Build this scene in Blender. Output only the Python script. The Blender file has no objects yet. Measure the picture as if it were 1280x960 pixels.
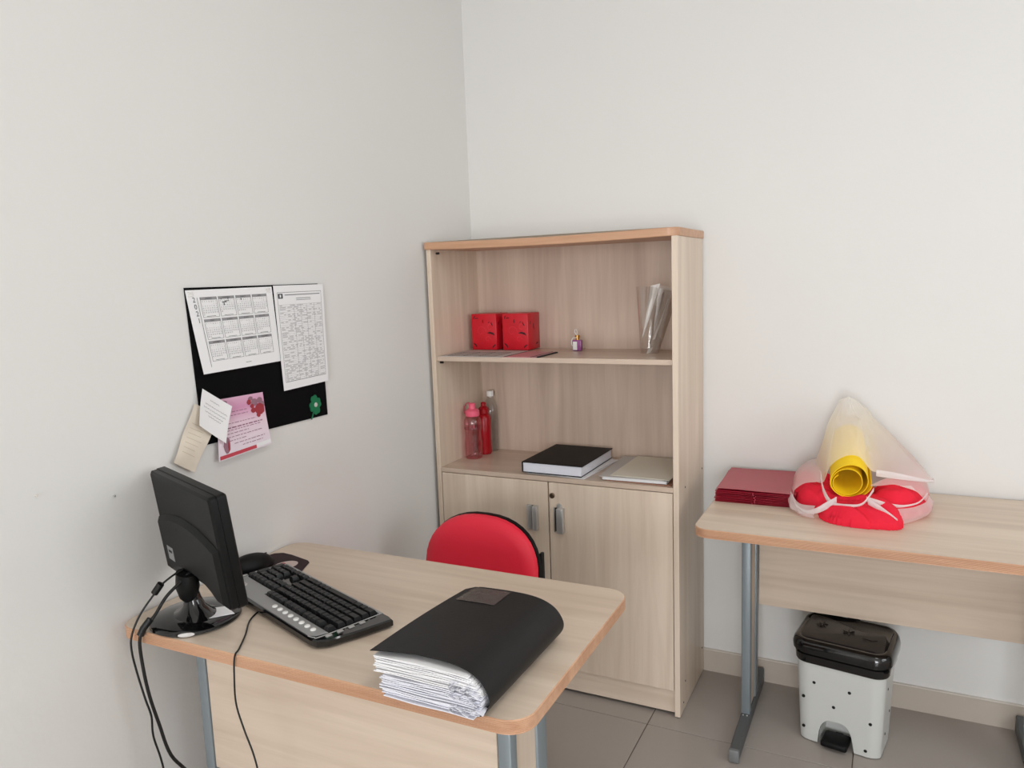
import bpy, bmesh, math, random
from mathutils import Vector, Matrix, noise
random.seed(7)
R = math.radians
C = bpy.context.scene.collection
sc = bpy.context.scene
# ------------------------------------------------------------------ camera
cam_d = bpy.data.cameras.new('camera')
cam_d.sensor_width = 36; cam_d.lens = 36 * 954.9 / 1280; cam_d.clip_start = 0.05
cam = bpy.data.objects.new('camera', cam_d); C.objects.link(cam)
rt = Vector((0.89450825, 0.44559312, -0.03608006)); up = Vector((-0.02903904, 0.13845113, 0.98994344))
fw = Vector((-0.44610731, 0.88446484, -0.13678528))
M = Matrix((rt, up, -fw)).transposed().to_4x4(); M.translation = Vector((1.5052, -2.6735, 1.4552))
cam.matrix_world = M
sc.camera = cam
# ------------------------------------------------------------------ world, light, exposure
w = bpy.data.worlds.new('world'); sc.world = w; w.use_nodes = True
w.node_tree.nodes['Background'].inputs[0].default_value = (0.80, 0.90, 1.0, 1)
w.node_tree.nodes['Background'].inputs[1].default_value = 0.6
XR, YF, ZC = 3.1, -7.0, 2.75           # right wall, front wall, ceiling
def area(name, loc, rot, sx, sy, power, col):
    l = bpy.data.lights.new(name, 'AREA'); l.shape = 'RECTANGLE'; l.size = sx; l.size_y = sy
    l.energy = power; l.color = col
    o = bpy.data.objects.new(name, l); C.objects.link(o); o.location = loc; o.rotation_euler = rot
    return o
# daylight entering by the two windows (right wall and the wall behind the camera)
area('daylight_right', (XR + 0.12, -1.6, 1.6), (0, R(90), 0), 1.3, 1.5, 25, (0.95, 0.985, 1.0))
area('daylight_front', (2.05, YF - 0.12, 1.25), (R(90), 0, 0), 1.7, 2.2, 164, (0.95, 0.975, 1.0))
# ceiling lamp added to brighten the desk top (fitting built with the room)
area('ceiling_fill_light', (1.7, -2.0, ZC - 0.062), (0, 0, 0), 0.55, 0.55, 7, (1.0, 1.0, 0.98))
sc.view_settings.view_transform = 'Standard'; sc.view_settings.look = 'None'
sc.view_settings.gamma = 1; sc.view_settings.use_curve_mapping = False
sc.view_settings.exposure = 0.15

# ------------------------------------------------------------------ materials
def srgb(r, g, b):
    f = lambda c: (c / 255 / 12.92) if c / 255 <= 0.04045 else ((c / 255 + 0.055) / 1.055) ** 2.4
    return (f(r), f(g), f(b), 1)
def mat(name, col, rough=0.5, metal=0, spec=0.5, noise_amt=0, nscale=20, bump=0, bscale=60, coat=0, trans=0, ior=1.45, emit=None):
    m = bpy.data.materials.new(name); m.use_nodes = True
    nt = m.node_tree; p = nt.nodes['Principled BSDF']
    p.inputs['Base Color'].default_value = col; p.inputs['Roughness'].default_value = rough
    p.inputs['Metallic'].default_value = metal; p.inputs['Specular IOR Level'].default_value = spec
    p.inputs['Coat Weight'].default_value = coat; p.inputs['Transmission Weight'].default_value = trans
    p.inputs['IOR'].default_value = ior
    tc = nt.nodes.new('ShaderNodeTexCoord')
    if noise_amt:
        n = nt.nodes.new('ShaderNodeTexNoise'); n.inputs['Scale'].default_value = nscale; n.inputs['Detail'].default_value = 5
        nt.links.new(tc.outputs['Object'], n.inputs['Vector'])
        mx = nt.nodes.new('ShaderNodeMix'); mx.data_type = 'RGBA'
        mx.inputs[6].default_value = tuple(c * (1 - noise_amt) for c in col[:3]) + (1,)
        mx.inputs[7].default_value = tuple(min(1, c * (1 + noise_amt)) for c in col[:3]) + (1,)
        nt.links.new(n.outputs['Fac'], mx.inputs[0]); nt.links.new(mx.outputs[2], p.inputs['Base Color'])
    if bump:
        n = nt.nodes.new('ShaderNodeTexNoise'); n.inputs['Scale'].default_value = bscale; n.inputs['Detail'].default_value = 4
        nt.links.new(tc.outputs['Object'], n.inputs['Vector'])
        b = nt.nodes.new('ShaderNodeBump'); b.inputs['Strength'].default_value = bump; b.inputs['Distance'].default_value = 0.002
        nt.links.new(n.outputs['Fac'], b.inputs['Height']); nt.links.new(b.outputs[0], p.inputs['Normal'])
    return m
def wood(name, axis, light, dark, rough=0.38, fine=1.0, contrast=1.0):
    m = bpy.data.materials.new(name); m.use_nodes = True; nt = m.node_tree; p = nt.nodes['Principled BSDF']
    tc = nt.nodes.new('ShaderNodeTexCoord'); mp = nt.nodes.new('ShaderNodeMapping')
    s = [26 * fine] * 3; s[axis] = 1.3 * fine; mp.inputs['Scale'].default_value = s
    nt.links.new(tc.outputs['Object'], mp.inputs['Vector'])
    n = nt.nodes.new('ShaderNodeTexNoise'); n.inputs['Scale'].default_value = 1.0; n.inputs['Detail'].default_value = 6
    n.inputs['Roughness'].default_value = 0.62; n.inputs['Distortion'].default_value = 0.6
    nt.links.new(mp.outputs[0], n.inputs['Vector'])
    mp2 = nt.nodes.new('ShaderNodeMapping'); s2 = [6] * 3; s2[axis] = 0.5; mp2.inputs['Scale'].default_value = s2
    nt.links.new(tc.outputs['Object'], mp2.inputs['Vector'])
    n2 = nt.nodes.new('ShaderNodeTexNoise'); n2.inputs['Scale'].default_value = 1.0; n2.inputs['Detail'].default_value = 3; n2.inputs['Distortion'].default_value = 1.2
    nt.links.new(mp2.outputs[0], n2.inputs['Vector'])
    ad = nt.nodes.new('ShaderNodeMath'); ad.operation = 'MULTIPLY_ADD'; ad.inputs[1].default_value = 0.55
    nt.links.new(n.outputs['Fac'], ad.inputs[0])
    m2 = nt.nodes.new('ShaderNodeMath'); m2.operation = 'MULTIPLY'; m2.inputs[1].default_value = 0.45
    nt.links.new(n2.outputs['Fac'], m2.inputs[0]); nt.links.new(m2.outputs[0], ad.inputs[2])
    r = nt.nodes.new('ShaderNodeValToRGB'); r.color_ramp.elements[0].position = 0.5 - 0.16 / contrast; r.color_ramp.elements[1].position = 0.5 + 0.12 / contrast
    r.color_ramp.elements[0].color = dark; r.color_ramp.elements[1].color = light
    nt.links.new(ad.outputs[0], r.inputs[0]); nt.links.new(r.outputs[0], p.inputs['Base Color'])
    p.inputs['Roughness'].default_value = rough
    return m
def film(name, col, alpha, rough=0.25, transl=0.5):
    m = bpy.data.materials.new(name); m.use_nodes = True; nt = m.node_tree
    for n in list(nt.nodes):
        if n.type != 'OUTPUT_MATERIAL': nt.nodes.remove(n)
    out = nt.nodes['Material Output']
    d = nt.nodes.new('ShaderNodeBsdfPrincipled'); d.inputs['Base Color'].default_value = col; d.inputs['Roughness'].default_value = rough
    tl = nt.nodes.new('ShaderNodeBsdfTranslucent'); tl.inputs[0].default_value = col
    mx0 = nt.nodes.new('ShaderNodeMixShader'); mx0.inputs[0].default_value = transl
    nt.links.new(d.outputs[0], mx0.inputs[1]); nt.links.new(tl.outputs[0], mx0.inputs[2])
    t = nt.nodes.new('ShaderNodeBsdfTransparent'); t.inputs[0].default_value = (1, 1, 1, 1)
    fr = nt.nodes.new('ShaderNodeLayerWeight'); fr.inputs[0].default_value = 0.35
    mr = nt.nodes.new('ShaderNodeMapRange'); mr.inputs[3].default_value = alpha; mr.inputs[4].default_value = min(1, alpha + 0.4)
    nt.links.new(fr.outputs['Facing'], mr.inputs[0])
    mx = nt.nodes.new('ShaderNodeMixShader'); nt.links.new(mr.outputs[0], mx.inputs[0])
    nt.links.new(t.outputs[0], mx.inputs[1]); nt.links.new(mx0.outputs[0], mx.inputs[2])
    nt.links.new(mx.outputs[0], out.inputs[0])
    return m
def clear(name, tint, gloss=0.08, rough=0.03):
    m = bpy.data.materials.new(name); m.use_nodes = True; nt = m.node_tree
    for n in list(nt.nodes):
        if n.type != 'OUTPUT_MATERIAL': nt.nodes.remove(n)
    out = nt.nodes['Material Output']
    t = nt.nodes.new('ShaderNodeBsdfTransparent'); t.inputs[0].default_value = tint
    g = nt.nodes.new('ShaderNodeBsdfGlossy'); g.inputs['Roughness'].default_value = rough
    fr = nt.nodes.new('ShaderNodeFresnel'); fr.inputs[0].default_value = 1.5
    ad = nt.nodes.new('ShaderNodeMath'); ad.operation = 'ADD'; ad.inputs[1].default_value = gloss; ad.use_clamp = True
    nt.links.new(fr.outputs[0], ad.inputs[0])
    mn = nt.nodes.new('ShaderNodeMath'); mn.operation = 'MINIMUM'; mn.inputs[1].default_value = 0.28; nt.links.new(ad.outputs[0], mn.inputs[0])
    mx = nt.nodes.new('ShaderNodeMixShader'); nt.links.new(mn.outputs[0], mx.inputs[0])
    nt.links.new(t.outputs[0], mx.inputs[1]); nt.links.new(g.outputs[0], mx.inputs[2]); nt.links.new(mx.outputs[0], out.inputs[0])
    return m
WL, WD = srgb(226, 208, 189), srgb(203, 182, 162)
mt = dict(
    wall=mat('wall_paint', srgb(227, 225, 222), 0.7, bump=0.25, bscale=45, noise_amt=0.012, nscale=3),
    ceil=mat('ceiling_paint', srgb(235, 234, 230), 0.8),
    tile=mat('floor_tile', srgb(172, 163, 156), 0.32, noise_amt=0.035, nscale=4),
    grout=mat('grout', srgb(120, 108, 100), 0.9),
    base=mat('baseboard_tile', srgb(196, 184, 172), 0.4, noise_amt=0.03, nscale=5),
    cap=mat('baseboard_cap', srgb(222, 214, 205), 0.5),
    woodx=wood('laminate_along', 0, WL, WD), woodz=wood('laminate_upright', 2, WL, WD), woody=wood('laminate_deep', 1, WL, WD),
    woodin=wood('laminate_shelf', 0, srgb(214, 193, 175), srgb(192, 170, 152), 0.3),
    woodback=wood('laminate_back', 2, srgb(212, 190, 173), srgb(184, 160, 144), 0.45),
    band=wood('edge_band', 0, srgb(208, 164, 132), srgb(184, 136, 104), 0.4, 2.0),
    metal=mat('painted_steel', srgb(139, 148, 153), 0.42, 0.35),
    metald=mat('dark_steel', srgb(98, 101, 102), 0.5, 0.3),
    cap_grey=mat('grey_plastic', srgb(120, 122, 122), 0.4),
    chrome=mat('chrome', srgb(200, 198, 196), 0.38, 0.7),
    slot=mat('slot_dark', srgb(34, 26, 24), 0.6),
    bronze=mat('bronze', srgb(110, 92, 74), 0.4, 0.9),
    red=mat('red_vinyl', srgb(240, 44, 68), 0.42, bump=0.06, bscale=400),
    black=mat('black_plastic', srgb(17, 17, 17), 0.45, spec=0.22, bump=0.08, bscale=500),
    blackg=mat('glossy_black', srgb(12, 12, 13), 0.08, coat=0.5),
    blackm=mat('matt_black', srgb(19, 18, 18), 0.6, spec=0.3),
    felt=mat('black_felt', srgb(15, 14, 15), 0.95, spec=0.1, bump=0.3, bscale=900),
    rubber=mat('cable_rubber', srgb(14, 14, 14), 0.5),
    paper=mat('white_paper', srgb(240, 239, 240), 0.75),
    paperb=mat('bluish_paper', srgb(232, 232, 240), 0.8, noise_amt=0.04, nscale=30),
    ink=mat('grey_ink', srgb(66, 64, 66), 0.8), inkl=mat('pale_ink', srgb(186, 184, 186), 0.8), inkd=mat('dark_ink', srgb(40, 40, 44), 0.8),
    tan=mat('aged_paper', srgb(228, 216, 200), 0.8, noise_amt=0.08, nscale=40),
    pink=mat('pink_print', srgb(226, 170, 196), 0.7), pinkl=mat('pale_pink', srgb(236, 216, 226), 0.7, noise_amt=0.04, nscale=30),
    rose=mat('rose_print', srgb(158, 52, 62), 0.7), rosel=mat('mauve_print', srgb(150, 110, 125), 0.7), stripe=mat('red_strip', srgb(196, 70, 84), 0.7),
    green=mat('green_foam', srgb(14, 112, 72), 0.7, noise_amt=0.1, nscale=200),
    folderblk=mat('black_folder', srgb(22, 21, 22), 0.5, spec=0.35, bump=0.1, bscale=200),
    silver=mat('silver_plastic', srgb(160, 160, 160), 0.35, 0.4),
    key=mat('key_black', srgb(20, 20, 21), 0.4, spec=0.4),
    white=mat('white_plastic', srgb(236, 234, 230), 0.4),
    boxred=mat('red_card', srgb(206, 22, 40), 0.35, noise_amt=0.18, nscale=30),
    boxdk=mat('dark_print', srgb(60, 12, 16), 0.5),
    pinkcap=mat('pink_cap', srgb(238, 100, 128), 0.4),
    redbottle=mat('red_bottle', srgb(160, 12, 26), 0.25),
    cream=mat('cream_card', srgb(224, 217, 202), 0.7), brown=mat('brown_card', srgb(150, 108, 88), 0.7), greyp=mat('grey_card', srgb(196, 190, 186), 0.7),
    folder=mat('burgundy_folder', srgb(172, 28, 52), 0.28, noise_amt=0.08, nscale=12),
    cloth=mat('red_cloth', srgb(232, 28, 56), 0.85, bump=0.2, bscale=500),
    yellow=mat('yellow_foam', srgb(255, 214, 18), 0.7),
    binb=mat('grey_bin_plastic', srgb(205, 206, 202), 0.4),
    glass=clear('window_glass', (1, 1, 1, 1)), acetate=clear('clear_acetate', (0.96, 0.95, 0.94, 1), 0.05, 0.08),
    pet=clear('clear_pet', (0.93, 0.94, 0.94, 1), 0.03), pinkpet=clear('pink_pet', (0.97, 0.68, 0.73, 1), 0.04),
    bag=film('bag_film', srgb(253, 252, 250), 0.58, 0.35, 0.55), bagw=film('bag_band', srgb(250, 247, 247), 0.72),
    shine=film('painted_glint', srgb(255, 252, 248), 0.85, 0.1, 0.15),  # milky white stands in for bright reflections on the acetate
    lilac=mat('lilac_liquid', srgb(150, 84, 140), 0.2), gold=mat('gold_cap', srgb(190, 140, 70), 0.3, 0.9),
    screen=mat('screen_off', srgb(16, 17, 19), 0.2), pocket=mat('pocket_window', srgb(74, 70, 70), 0.15, bump=0.5, bscale=60),
    maroon=mat('mousepad_cloth', srgb(44, 24, 28), 0.8), oval=mat('printed_oval', srgb(208, 188, 180), 0.7),
    alu=mat('window_frame', srgb(225, 225, 225), 0.4),
)
# ------------------------------------------------------------------ helpers
def setp(o, label=None, cat=None, group=None, kind=None):
    for k, v in (('label', label), ('category', cat), ('group', group), ('kind', kind)):
        if v: o[k] = v
    return o
def origin_of(p):
    v = Vector((0, 0, 0))
    while p is not None: v += p.location; p = p.parent
    return v
def thing(name, label, cat, loc=(0, 0, 0), rotz=0, group=None):
    o = bpy.data.objects.new(name, None); C.objects.link(o); o.empty_display_size = 0.05
    o.location = loc; o.rotation_euler = (0, 0, rotz)
    return setp(o, label, cat, group)
class B:
    def __init__(s): s.bm = bmesh.new()
    def face(s, pts):
        try: return s.bm.faces.new([s.bm.verts.new(p) for p in pts])
        except ValueError: return None
    def box(s, x0, x1, y0, y1, z0, z1, bev=0, seg=2):
        vs = [s.bm.verts.new((x, y, z)) for x in (x0, x1) for y in (y0, y1) for z in (z0, z1)]
        fs = [(0, 1, 3, 2), (4, 6, 7, 5), (0, 4, 5, 1), (2, 3, 7, 6), (0, 2, 6, 4), (1, 5, 7, 3)]
        faces = [s.bm.faces.new([vs[i] for i in f]) for f in fs]
        if bev:
            es = list({e for f in faces for e in f.edges})
            bmesh.ops.bevel(s.bm, geom=es, offset=bev, segments=seg, affect='EDGES', profile=0.5)
        return s
    def loft(s, rings, cap0=True, cap1=True, closed=True):
        rv = [[s.bm.verts.new(p) for p in r] for r in rings]
        n = len(rv[0])
        for a, b in zip(rv, rv[1:]):
            for i in range(n if closed else n - 1):
                j = (i + 1) % n; s.bm.faces.new((a[i], a[j], b[j], b[i]))
        if cap0: s.bm.faces.new(rv[0][::-1])
        if cap1: s.bm.faces.new(rv[-1])
        return s
    def prism(s, poly, a, b, axis=2, bev=0):
        def P(p, h):
            return (p[0], p[1], h) if axis == 2 else ((p[0], h, p[1]) if axis == 1 else (h, p[0], p[1]))
        rings = []
        if bev:
            cx = sum(p[0] for p in poly) / len(poly); cy = sum(p[1] for p in poly) / len(poly)
            ins = inset(poly, bev)
            sg = 1 if b > a else -1
            rings = [[P(p, a) for p in ins], [P(p, a + bev * sg) for p in poly], [P(p, b - bev * sg) for p in poly], [P(p, b) for p in ins]]
        else:
            rings = [[P(p, a) for p in poly], [P(p, b) for p in poly]]
        return s.loft(rings)
    def lathe(s, prof, c=(0, 0, 0), n=24, axis=2):
        rings = []
        for r, z in prof:
            rr = []
            for i in range(n):
                t = 2 * math.pi * i / n; x, y = r * math.cos(t), r * math.sin(t)
                q = (x, y, z) if axis == 2 else ((y, z, x) if axis == 1 else (z, x, y))
                rr.append((c[0] + q[0], c[1] + q[1], c[2] + q[2]))
            rings.append(rr)
        return s.loft(rings)
    def tube(s, pts, r, n=8, smooth=True, sub=6, flat=1.0):
        P = [Vector(p) for p in pts]
        if smooth and len(P) > 2:
            Q = []
            for i in range(len(P) - 1):
                p0, p1, p2, p3 = P[max(i - 1, 0)], P[i], P[i + 1], P[min(i + 2, len(P) - 1)]
                for k in range(sub):
                    t = k / sub
                    Q.append(0.5 * ((2 * p1) + (-p0 + p2) * t + (2 * p0 - 5 * p1 + 4 * p2 - p3) * t * t + (-p0 + 3 * p1 - 3 * p2 + p3) * t ** 3))
            Q.append(P[-1]); P = Q
        rings = []; ref = None
        for i, p in enumerate(P):
            d = (P[min(i + 1, len(P) - 1)] - P[max(i - 1, 0)]).normalized()
            if ref is None:
                ref = Vector((0, 0, 1)) if abs(d.z) < 0.9 else Vector((1, 0, 0))
            x = ref - d * ref.dot(d); x.normalize(); ref = x; y = d.cross(x)
            rings.append([p + x * r * math.cos(2 * math.pi * k / n) + y * r * flat * math.sin(2 * math.pi * k / n) for k in range(n)])
        return s.loft(rings)
    def grid(s, f, nu, nv, thick=0, nrm=None):
        """surface f(u,v); with thick a second skin is offset along the local normal"""
        P = [[Vector(f(i / nu, j / nv)) for j in range(nv + 1)] for i in range(nu + 1)]
        V = [[s.bm.verts.new(p) for p in row] for row in P]
        for i in range(nu):
            for j in range(nv): s.bm.faces.new((V[i][j], V[i + 1][j], V[i + 1][j + 1], V[i][j + 1]))
        if thick:
            W = []
            for i in range(nu + 1):
                row = []
                for j in range(nv + 1):
                    du = P[min(i + 1, nu)][j] - P[max(i - 1, 0)][j]; dv = P[i][min(j + 1, nv)] - P[i][max(j - 1, 0)]
                    nn = du.cross(dv)
                    nn = nn.normalized() if nn.length > 1e-12 else Vector((0, 0, 1))
                    row.append(s.bm.verts.new(P[i][j] - nn * thick))
                W.append(row)
            for i in range(nu):
                for j in range(nv): s.bm.faces.new((W[i][j + 1], W[i + 1][j + 1], W[i + 1][j], W[i][j]))
            for i in range(nu):
                s.bm.faces.new((V[i][0], W[i][0], W[i + 1][0], V[i + 1][0])); s.bm.faces.new((V[i + 1][nv], W[i + 1][nv], W[i][nv], V[i][nv]))
            for j in range(nv):
                s.bm.faces.new((V[0][j + 1], W[0][j + 1], W[0][j], V[0][j])); s.bm.faces.new((V[nu][j], W[nu][j], W[nu][j + 1], V[nu][j + 1]))
        return s
    def mapped_text(s, txt, size, f, u, v, W, H, align='CENTER'):
        """text laid on the surface f(u,v) of physical size W x H; (u,v) is its centre"""
        me = text_mesh(txt, size, align)
        vs = [s.bm.verts.new(f(u + q.co.x / W, v - q.co.y / H)) for q in me.vertices]
        for p in me.polygons:
            try: s.bm.faces.new([vs[i] for i in p.vertices])
            except ValueError: pass
        return s
    def xf(s, m):
        bmesh.ops.transform(s.bm, matrix=m, verts=s.bm.verts); return s
    def build(s, name, m, parent=None, world=False, ang=35, normals=True, **kw):
        if name in ('print', 'frame_lines', 'lettering', 'handwriting', 'faint_lines', 'header_bars', 'year_print', 'rose_print', 'petal_print', 'swirl_print', 'leaf_emboss', 'emblem', 'border'): kw['kind'] = 'stuff'
        if normals: bmesh.ops.recalc_face_normals(s.bm, faces=s.bm.faces)
        if world and parent is not None: bmesh.ops.translate(s.bm, vec=-origin_of(parent), verts=s.bm.verts)
        me = bpy.data.meshes.new(name); s.bm.to_mesh(me); s.bm.free()
        me.polygons.foreach_set('use_smooth', [True] * len(me.polygons))
        me.set_sharp_from_angle(angle=R(ang))
        me.materials.append(mt[m] if isinstance(m, str) else m)
        o = bpy.data.objects.new(name, me); C.objects.link(o)
        if parent is not None: o.parent = parent
        for k, v in kw.items(): o[k] = v
        return o
_tc = {}
def text_mesh(txt, size, align):
    k = (txt, size, align)
    if k not in _tc:
        cu = bpy.data.curves.new('txt', 'FONT'); cu.body = txt; cu.size = size; cu.align_x = align; cu.align_y = 'CENTER'; cu.resolution_u = 2
        ob = bpy.data.objects.new('txt', cu); C.objects.link(ob)
        dg = bpy.context.evaluated_depsgraph_get(); dg.update()
        _tc[k] = bpy.data.meshes.new_from_object(ob.evaluated_get(dg))
        bpy.data.objects.remove(ob); bpy.data.curves.remove(cu)
    return _tc[k]
def inset(poly, d):
    n = len(poly); out = []
    A = sum(poly[i][0] * poly[(i + 1) % n][1] - poly[(i + 1) % n][0] * poly[i][1] for i in range(n))
    sg = 1 if A > 0 else -1
    for i in range(n):
        a, b, c = poly[i - 1], poly[i], poly[(i + 1) % n]
        e1 = Vector((b[0] - a[0], b[1] - a[1])); e2 = Vector((c[0] - b[0], c[1] - b[1]))
        n1 = Vector((-e1.y, e1.x)).normalized() * sg; n2 = Vector((-e2.y, e2.x)).normalized() * sg
        m = n1 + n2
        m = m.normalized() if m.length > 1e-9 else n1
        k = d / max(0.35, m.dot(n1))
        out.append((b[0] + m.x * k, b[1] + m.y * k))
    return out
def rrect(x0, x1, y0, y1, r, seg=6):
    """rounded rectangle, ccw; r may be four radii (x0y0, x1y0, x1y1, x0y1)"""
    rs = r if isinstance(r, (list, tuple)) else [r] * 4
    out = []
    for (cx, cy, a0), q in zip(((x0, y0, 180), (x1, y0, 270), (x1, y1, 0), (x0, y1, 90)), rs):
        sx = 1 if cx == x0 else -1; sy = 1 if cy == y0 else -1
        if q <= 0.0005: out.append((cx, cy)); continue
        ox, oy = cx + sx * q, cy + sy * q
        for k in range(seg + 1):
            t = R(a0 + 90 * k / seg); out.append((ox + q * math.cos(t), oy + q * math.sin(t)))
    return out
def copy_tree(o, parent=None):
    c = o.copy(); C.objects.link(c)
    if parent is not None: c.parent = parent
    for ch in [x for x in C.objects if x.parent == o]: copy_tree(ch, c)
    return c
def struct(b, name, m, label=None, **kw):
    o = b.build(name, m, **kw); o['kind'] = 'structure'
    if label: o['label'] = label
    return o

# ------------------------------------------------------------------ room
fl = struct(B().box(-0.1, XR + 0.1, YF - 0.1, 0.1, -0.08, -0.004), 'floor', 'grout')
T = 0.61; x = 0.82 - 2 * T; tiles = {}
xs = []
while x < XR: xs.append(x); x += T
y = -0.425 + T; ys = []
while y > YF: ys.append(y); y -= T
g = 0.0015
for x in xs:
    for y in ys:
        x0, x1 = max(x + g, 0.0), min(x + T - g, XR); y0, y1 = max(y - T + g, YF), min(y - g, 0.0)
        if x1 - x0 < 0.02 or y1 - y0 < 0.02: continue
        k = (round(x1 - x0, 4), round(y1 - y0, 4))
        if k not in tiles:
            o = B().box(0, k[0], 0, k[1], -0.004, 0, 0.0012, 1).build('tile', 'tile', fl); tiles[k] = o
        else:
            o = tiles[k].copy(); C.objects.link(o); o.parent = fl
        o.location = (x0, y0, 0)
struct(B().box(-0.1, XR + 0.1, YF - 0.1, 0.1, ZC, ZC + 0.1), 'ceiling', 'ceil')
struct(B().box(-0.1, 0, YF - 0.1, 0.1, 0, ZC), 'wall_left', 'wall')
struct(B().box(0, XR, 0, 0.1, 0, ZC), 'wall_back', 'wall')
wy0, wy1, wz0, wz1 = -2.4, -0.8, 0.95, 2.25
b = B()
for q in ((YF - 0.1, wy0, 0, ZC), (wy1, 0.1, 0, ZC), (wy0, wy1, 0, wz0), (wy0, wy1, wz1, ZC)): b.box(XR, XR + 0.1, *q)
struct(b, 'wall_right', 'wall')
RZ = (wz0, wz1); wz0, wz1 = 0.10, 2.40
fx0, fx1 = 1.1, 2.9
b = B()
for q in ((-0.1, fx0, 0, ZC), (fx1, XR, 0, ZC), (fx0, fx1, 0, wz0), (fx0, fx1, wz1, ZC)): b.box(q[0], q[1], YF - 0.1, YF, q[2], q[3])
struct(b, 'wall_front', 'wall')
def window(name, a0, a1, side):
    def bx(b, a, c, d, e, z0, z1):
        if side: b.box(XR + d, XR + e, a, c, z0, z1, 0.003, 1)
        else: b.box(a, c, YF - e, YF - d, z0, z1, 0.003, 1)
    fr = B(); f = 0.045
    for q in ((a0, a0 + f, wz0, wz1), (a1 - f, a1, wz0, wz1), (a0 + f, a1 - f, wz0, wz0 + f), (a0 + f, a1 - f, wz1 - f, wz1), ((a0 + a1) / 2 - 0.02, (a0 + a1) / 2 + 0.02, wz0 + f, wz1 - f)):
        bx(fr, q[0], q[1], 0.02, 0.06, q[2], q[3])
    o = struct(fr, name, 'alu')
    for p0, p1 in ((a0 + f, (a0 + a1) / 2 - 0.02), ((a0 + a1) / 2 + 0.02, a1 - f)):
        gl = B(); bx(gl, p0, p1, 0.036, 0.042, wz0 + f, wz1 - f); gl.build('pane', 'glass', o)
window('window_2', fx0, fx1, False); wz0, wz1 = RZ; window('window_1', wy0, wy1, True)
for name, q in (('baseboard_back', (0.0, XR, -0.010, 0)), ('baseboard_left', (0.0, 0.010, YF, -0.010)), ('baseboard_right', (XR - 0.010, XR, YF, -0.010)), ('baseboard_front', (0.01, XR - 0.01, YF, YF + 0.010))):
    o = struct(B().box(*q, 0, 0.080), name, 'base')
    qq = list(q)
    c = B().box(qq[0], qq[1], qq[2] , qq[3], 0.080, 0.0845, 0.001, 1).build('cap_strip', 'cap', o)
t = thing('added_ceiling_lamp', 'square white ceiling lamp added to brighten the desk, outside the picture', 'lamp', (1.7, -2.0, ZC - 0.05))  # invented fitting for the added desk fill light
B().box(-0.31, 0.31, -0.31, 0.31, 0, 0.05, 0.006).build('frame', 'alu', t)
B().box(-0.28, 0.28, -0.28, 0.28, -0.006, -0.0005, 0.002).build('diffuser', 'white', t)
# nails left in the left wall
for i, (yy, zz) in enumerate(((-1.628, 1.02), (-1.791, 1.066))):
    o = B().lathe([(0.0012, 0), (0.0012, 0.005), (0.0026, 0.006), (0.0022, 0.0075)], (0, yy, zz), 8, axis=0).build('nail', 'chrome' if i == 0 else 'cap')
    setp(o, 'small bare nail in the left wall, just left of the monitor' if i == 0 else 'faint small nail in the left wall, farthest left in the picture', 'nail')

# ------------------------------------------------------------------ tables
def make_top(root, W, D, rad, z=0.74, th=0.026):
    """top in local coordinates, x -W..0? given as x0,x1,y0,y1"""
    x0, x1, y0, y1 = W[0], W[1], D[0], D[1]
    outer = rrect(x0, x1, y0, y1, rad, 8); inner = inset(outer, 0.002)
    core = B().prism(inner, z - th + 0.0005, z); core.build('desktop', 'woodx', root)
    bd = B(); n = len(outer)
    zz = [z - th, z - 0.001]
    rings = [[(p[0], p[1], z - th) for p in inner]]
    ribs = 8
    mid = inset(outer, 0.0007)
    for k in range(ribs):
        za = z - th + 0.0008 + (th - 0.0016) * k / ribs; zb = z - th + 0.0008 + (th - 0.0016) * (k + 0.7) / ribs; zc = z - th + 0.0008 + (th - 0.0016) * (k + 0.85) / ribs
        rings += [[(p[0], p[1], za) for p in outer], [(p[0], p[1], zb) for p in outer], [(p[0], p[1], zc) for p in mid]]
    rings += [[(p[0], p[1], z) for p in inner]]
    bd.loft(rings, False, False); bd.build('edge_band', 'band', root, ang=60)
def make_leg(root, x, yf, yb, py0, py1, z=0.714, col='metal'):
    """leg frame at local x..x+.028 : foot from yf to yb, two posts between py0 and py1"""
    w = 0.028
    leg = B().box(x, x + w, py0, py0 + 0.028, 0.046, z - 0.03, 0.004).build('leg', 'metal', root)
    B().box(x, x + w, py1 - 0.045, py1, 0.046, z - 0.03, 0.004).build('post', 'metal', leg)
    B().box(x + 0.006, x + w - 0.006, py0 + 0.028, py1 - 0.045, 0.05, z - 0.03).build('infill_panel', 'woodz', leg)
    B().box(x - 0.003, x + w + 0.003, yf + 0.13, yb - 0.06, z - 0.03, z, 0.002).build('top_rail', 'metald', leg)
    pr = [(yf + 0.012, 0.004), (yb, 0.004), (yb, 0.058), (yb - 0.03, 0.058), (yb - 0.05, 0.046), (yf + 0.10, 0.046), (yf + 0.012, 0.040)]
    B().prism(pr, x, x + w, axis=0, bev=0.003).build('foot', 'metald', leg)
    B().box(x - 0.0015, x + w + 0.0015, yf, yf + 0.014, 0.002, 0.042, 0.004).build('end_cap', 'cap_grey', leg)
    for yy in (yf + 0.05, yb - 0.03): B().lathe([(0.009, 0), (0.009, 0.0045)], (x + w / 2, yy, 0), 10).build('glide', 'blackm', leg)
    for dx in (0.008, 0.020): B().lathe([(0.003, 0), (0.0025, 0.0015)], (x + dx, py0 - 0.006, 0.046), 8).build('screw', 'chrome', leg)
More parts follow.
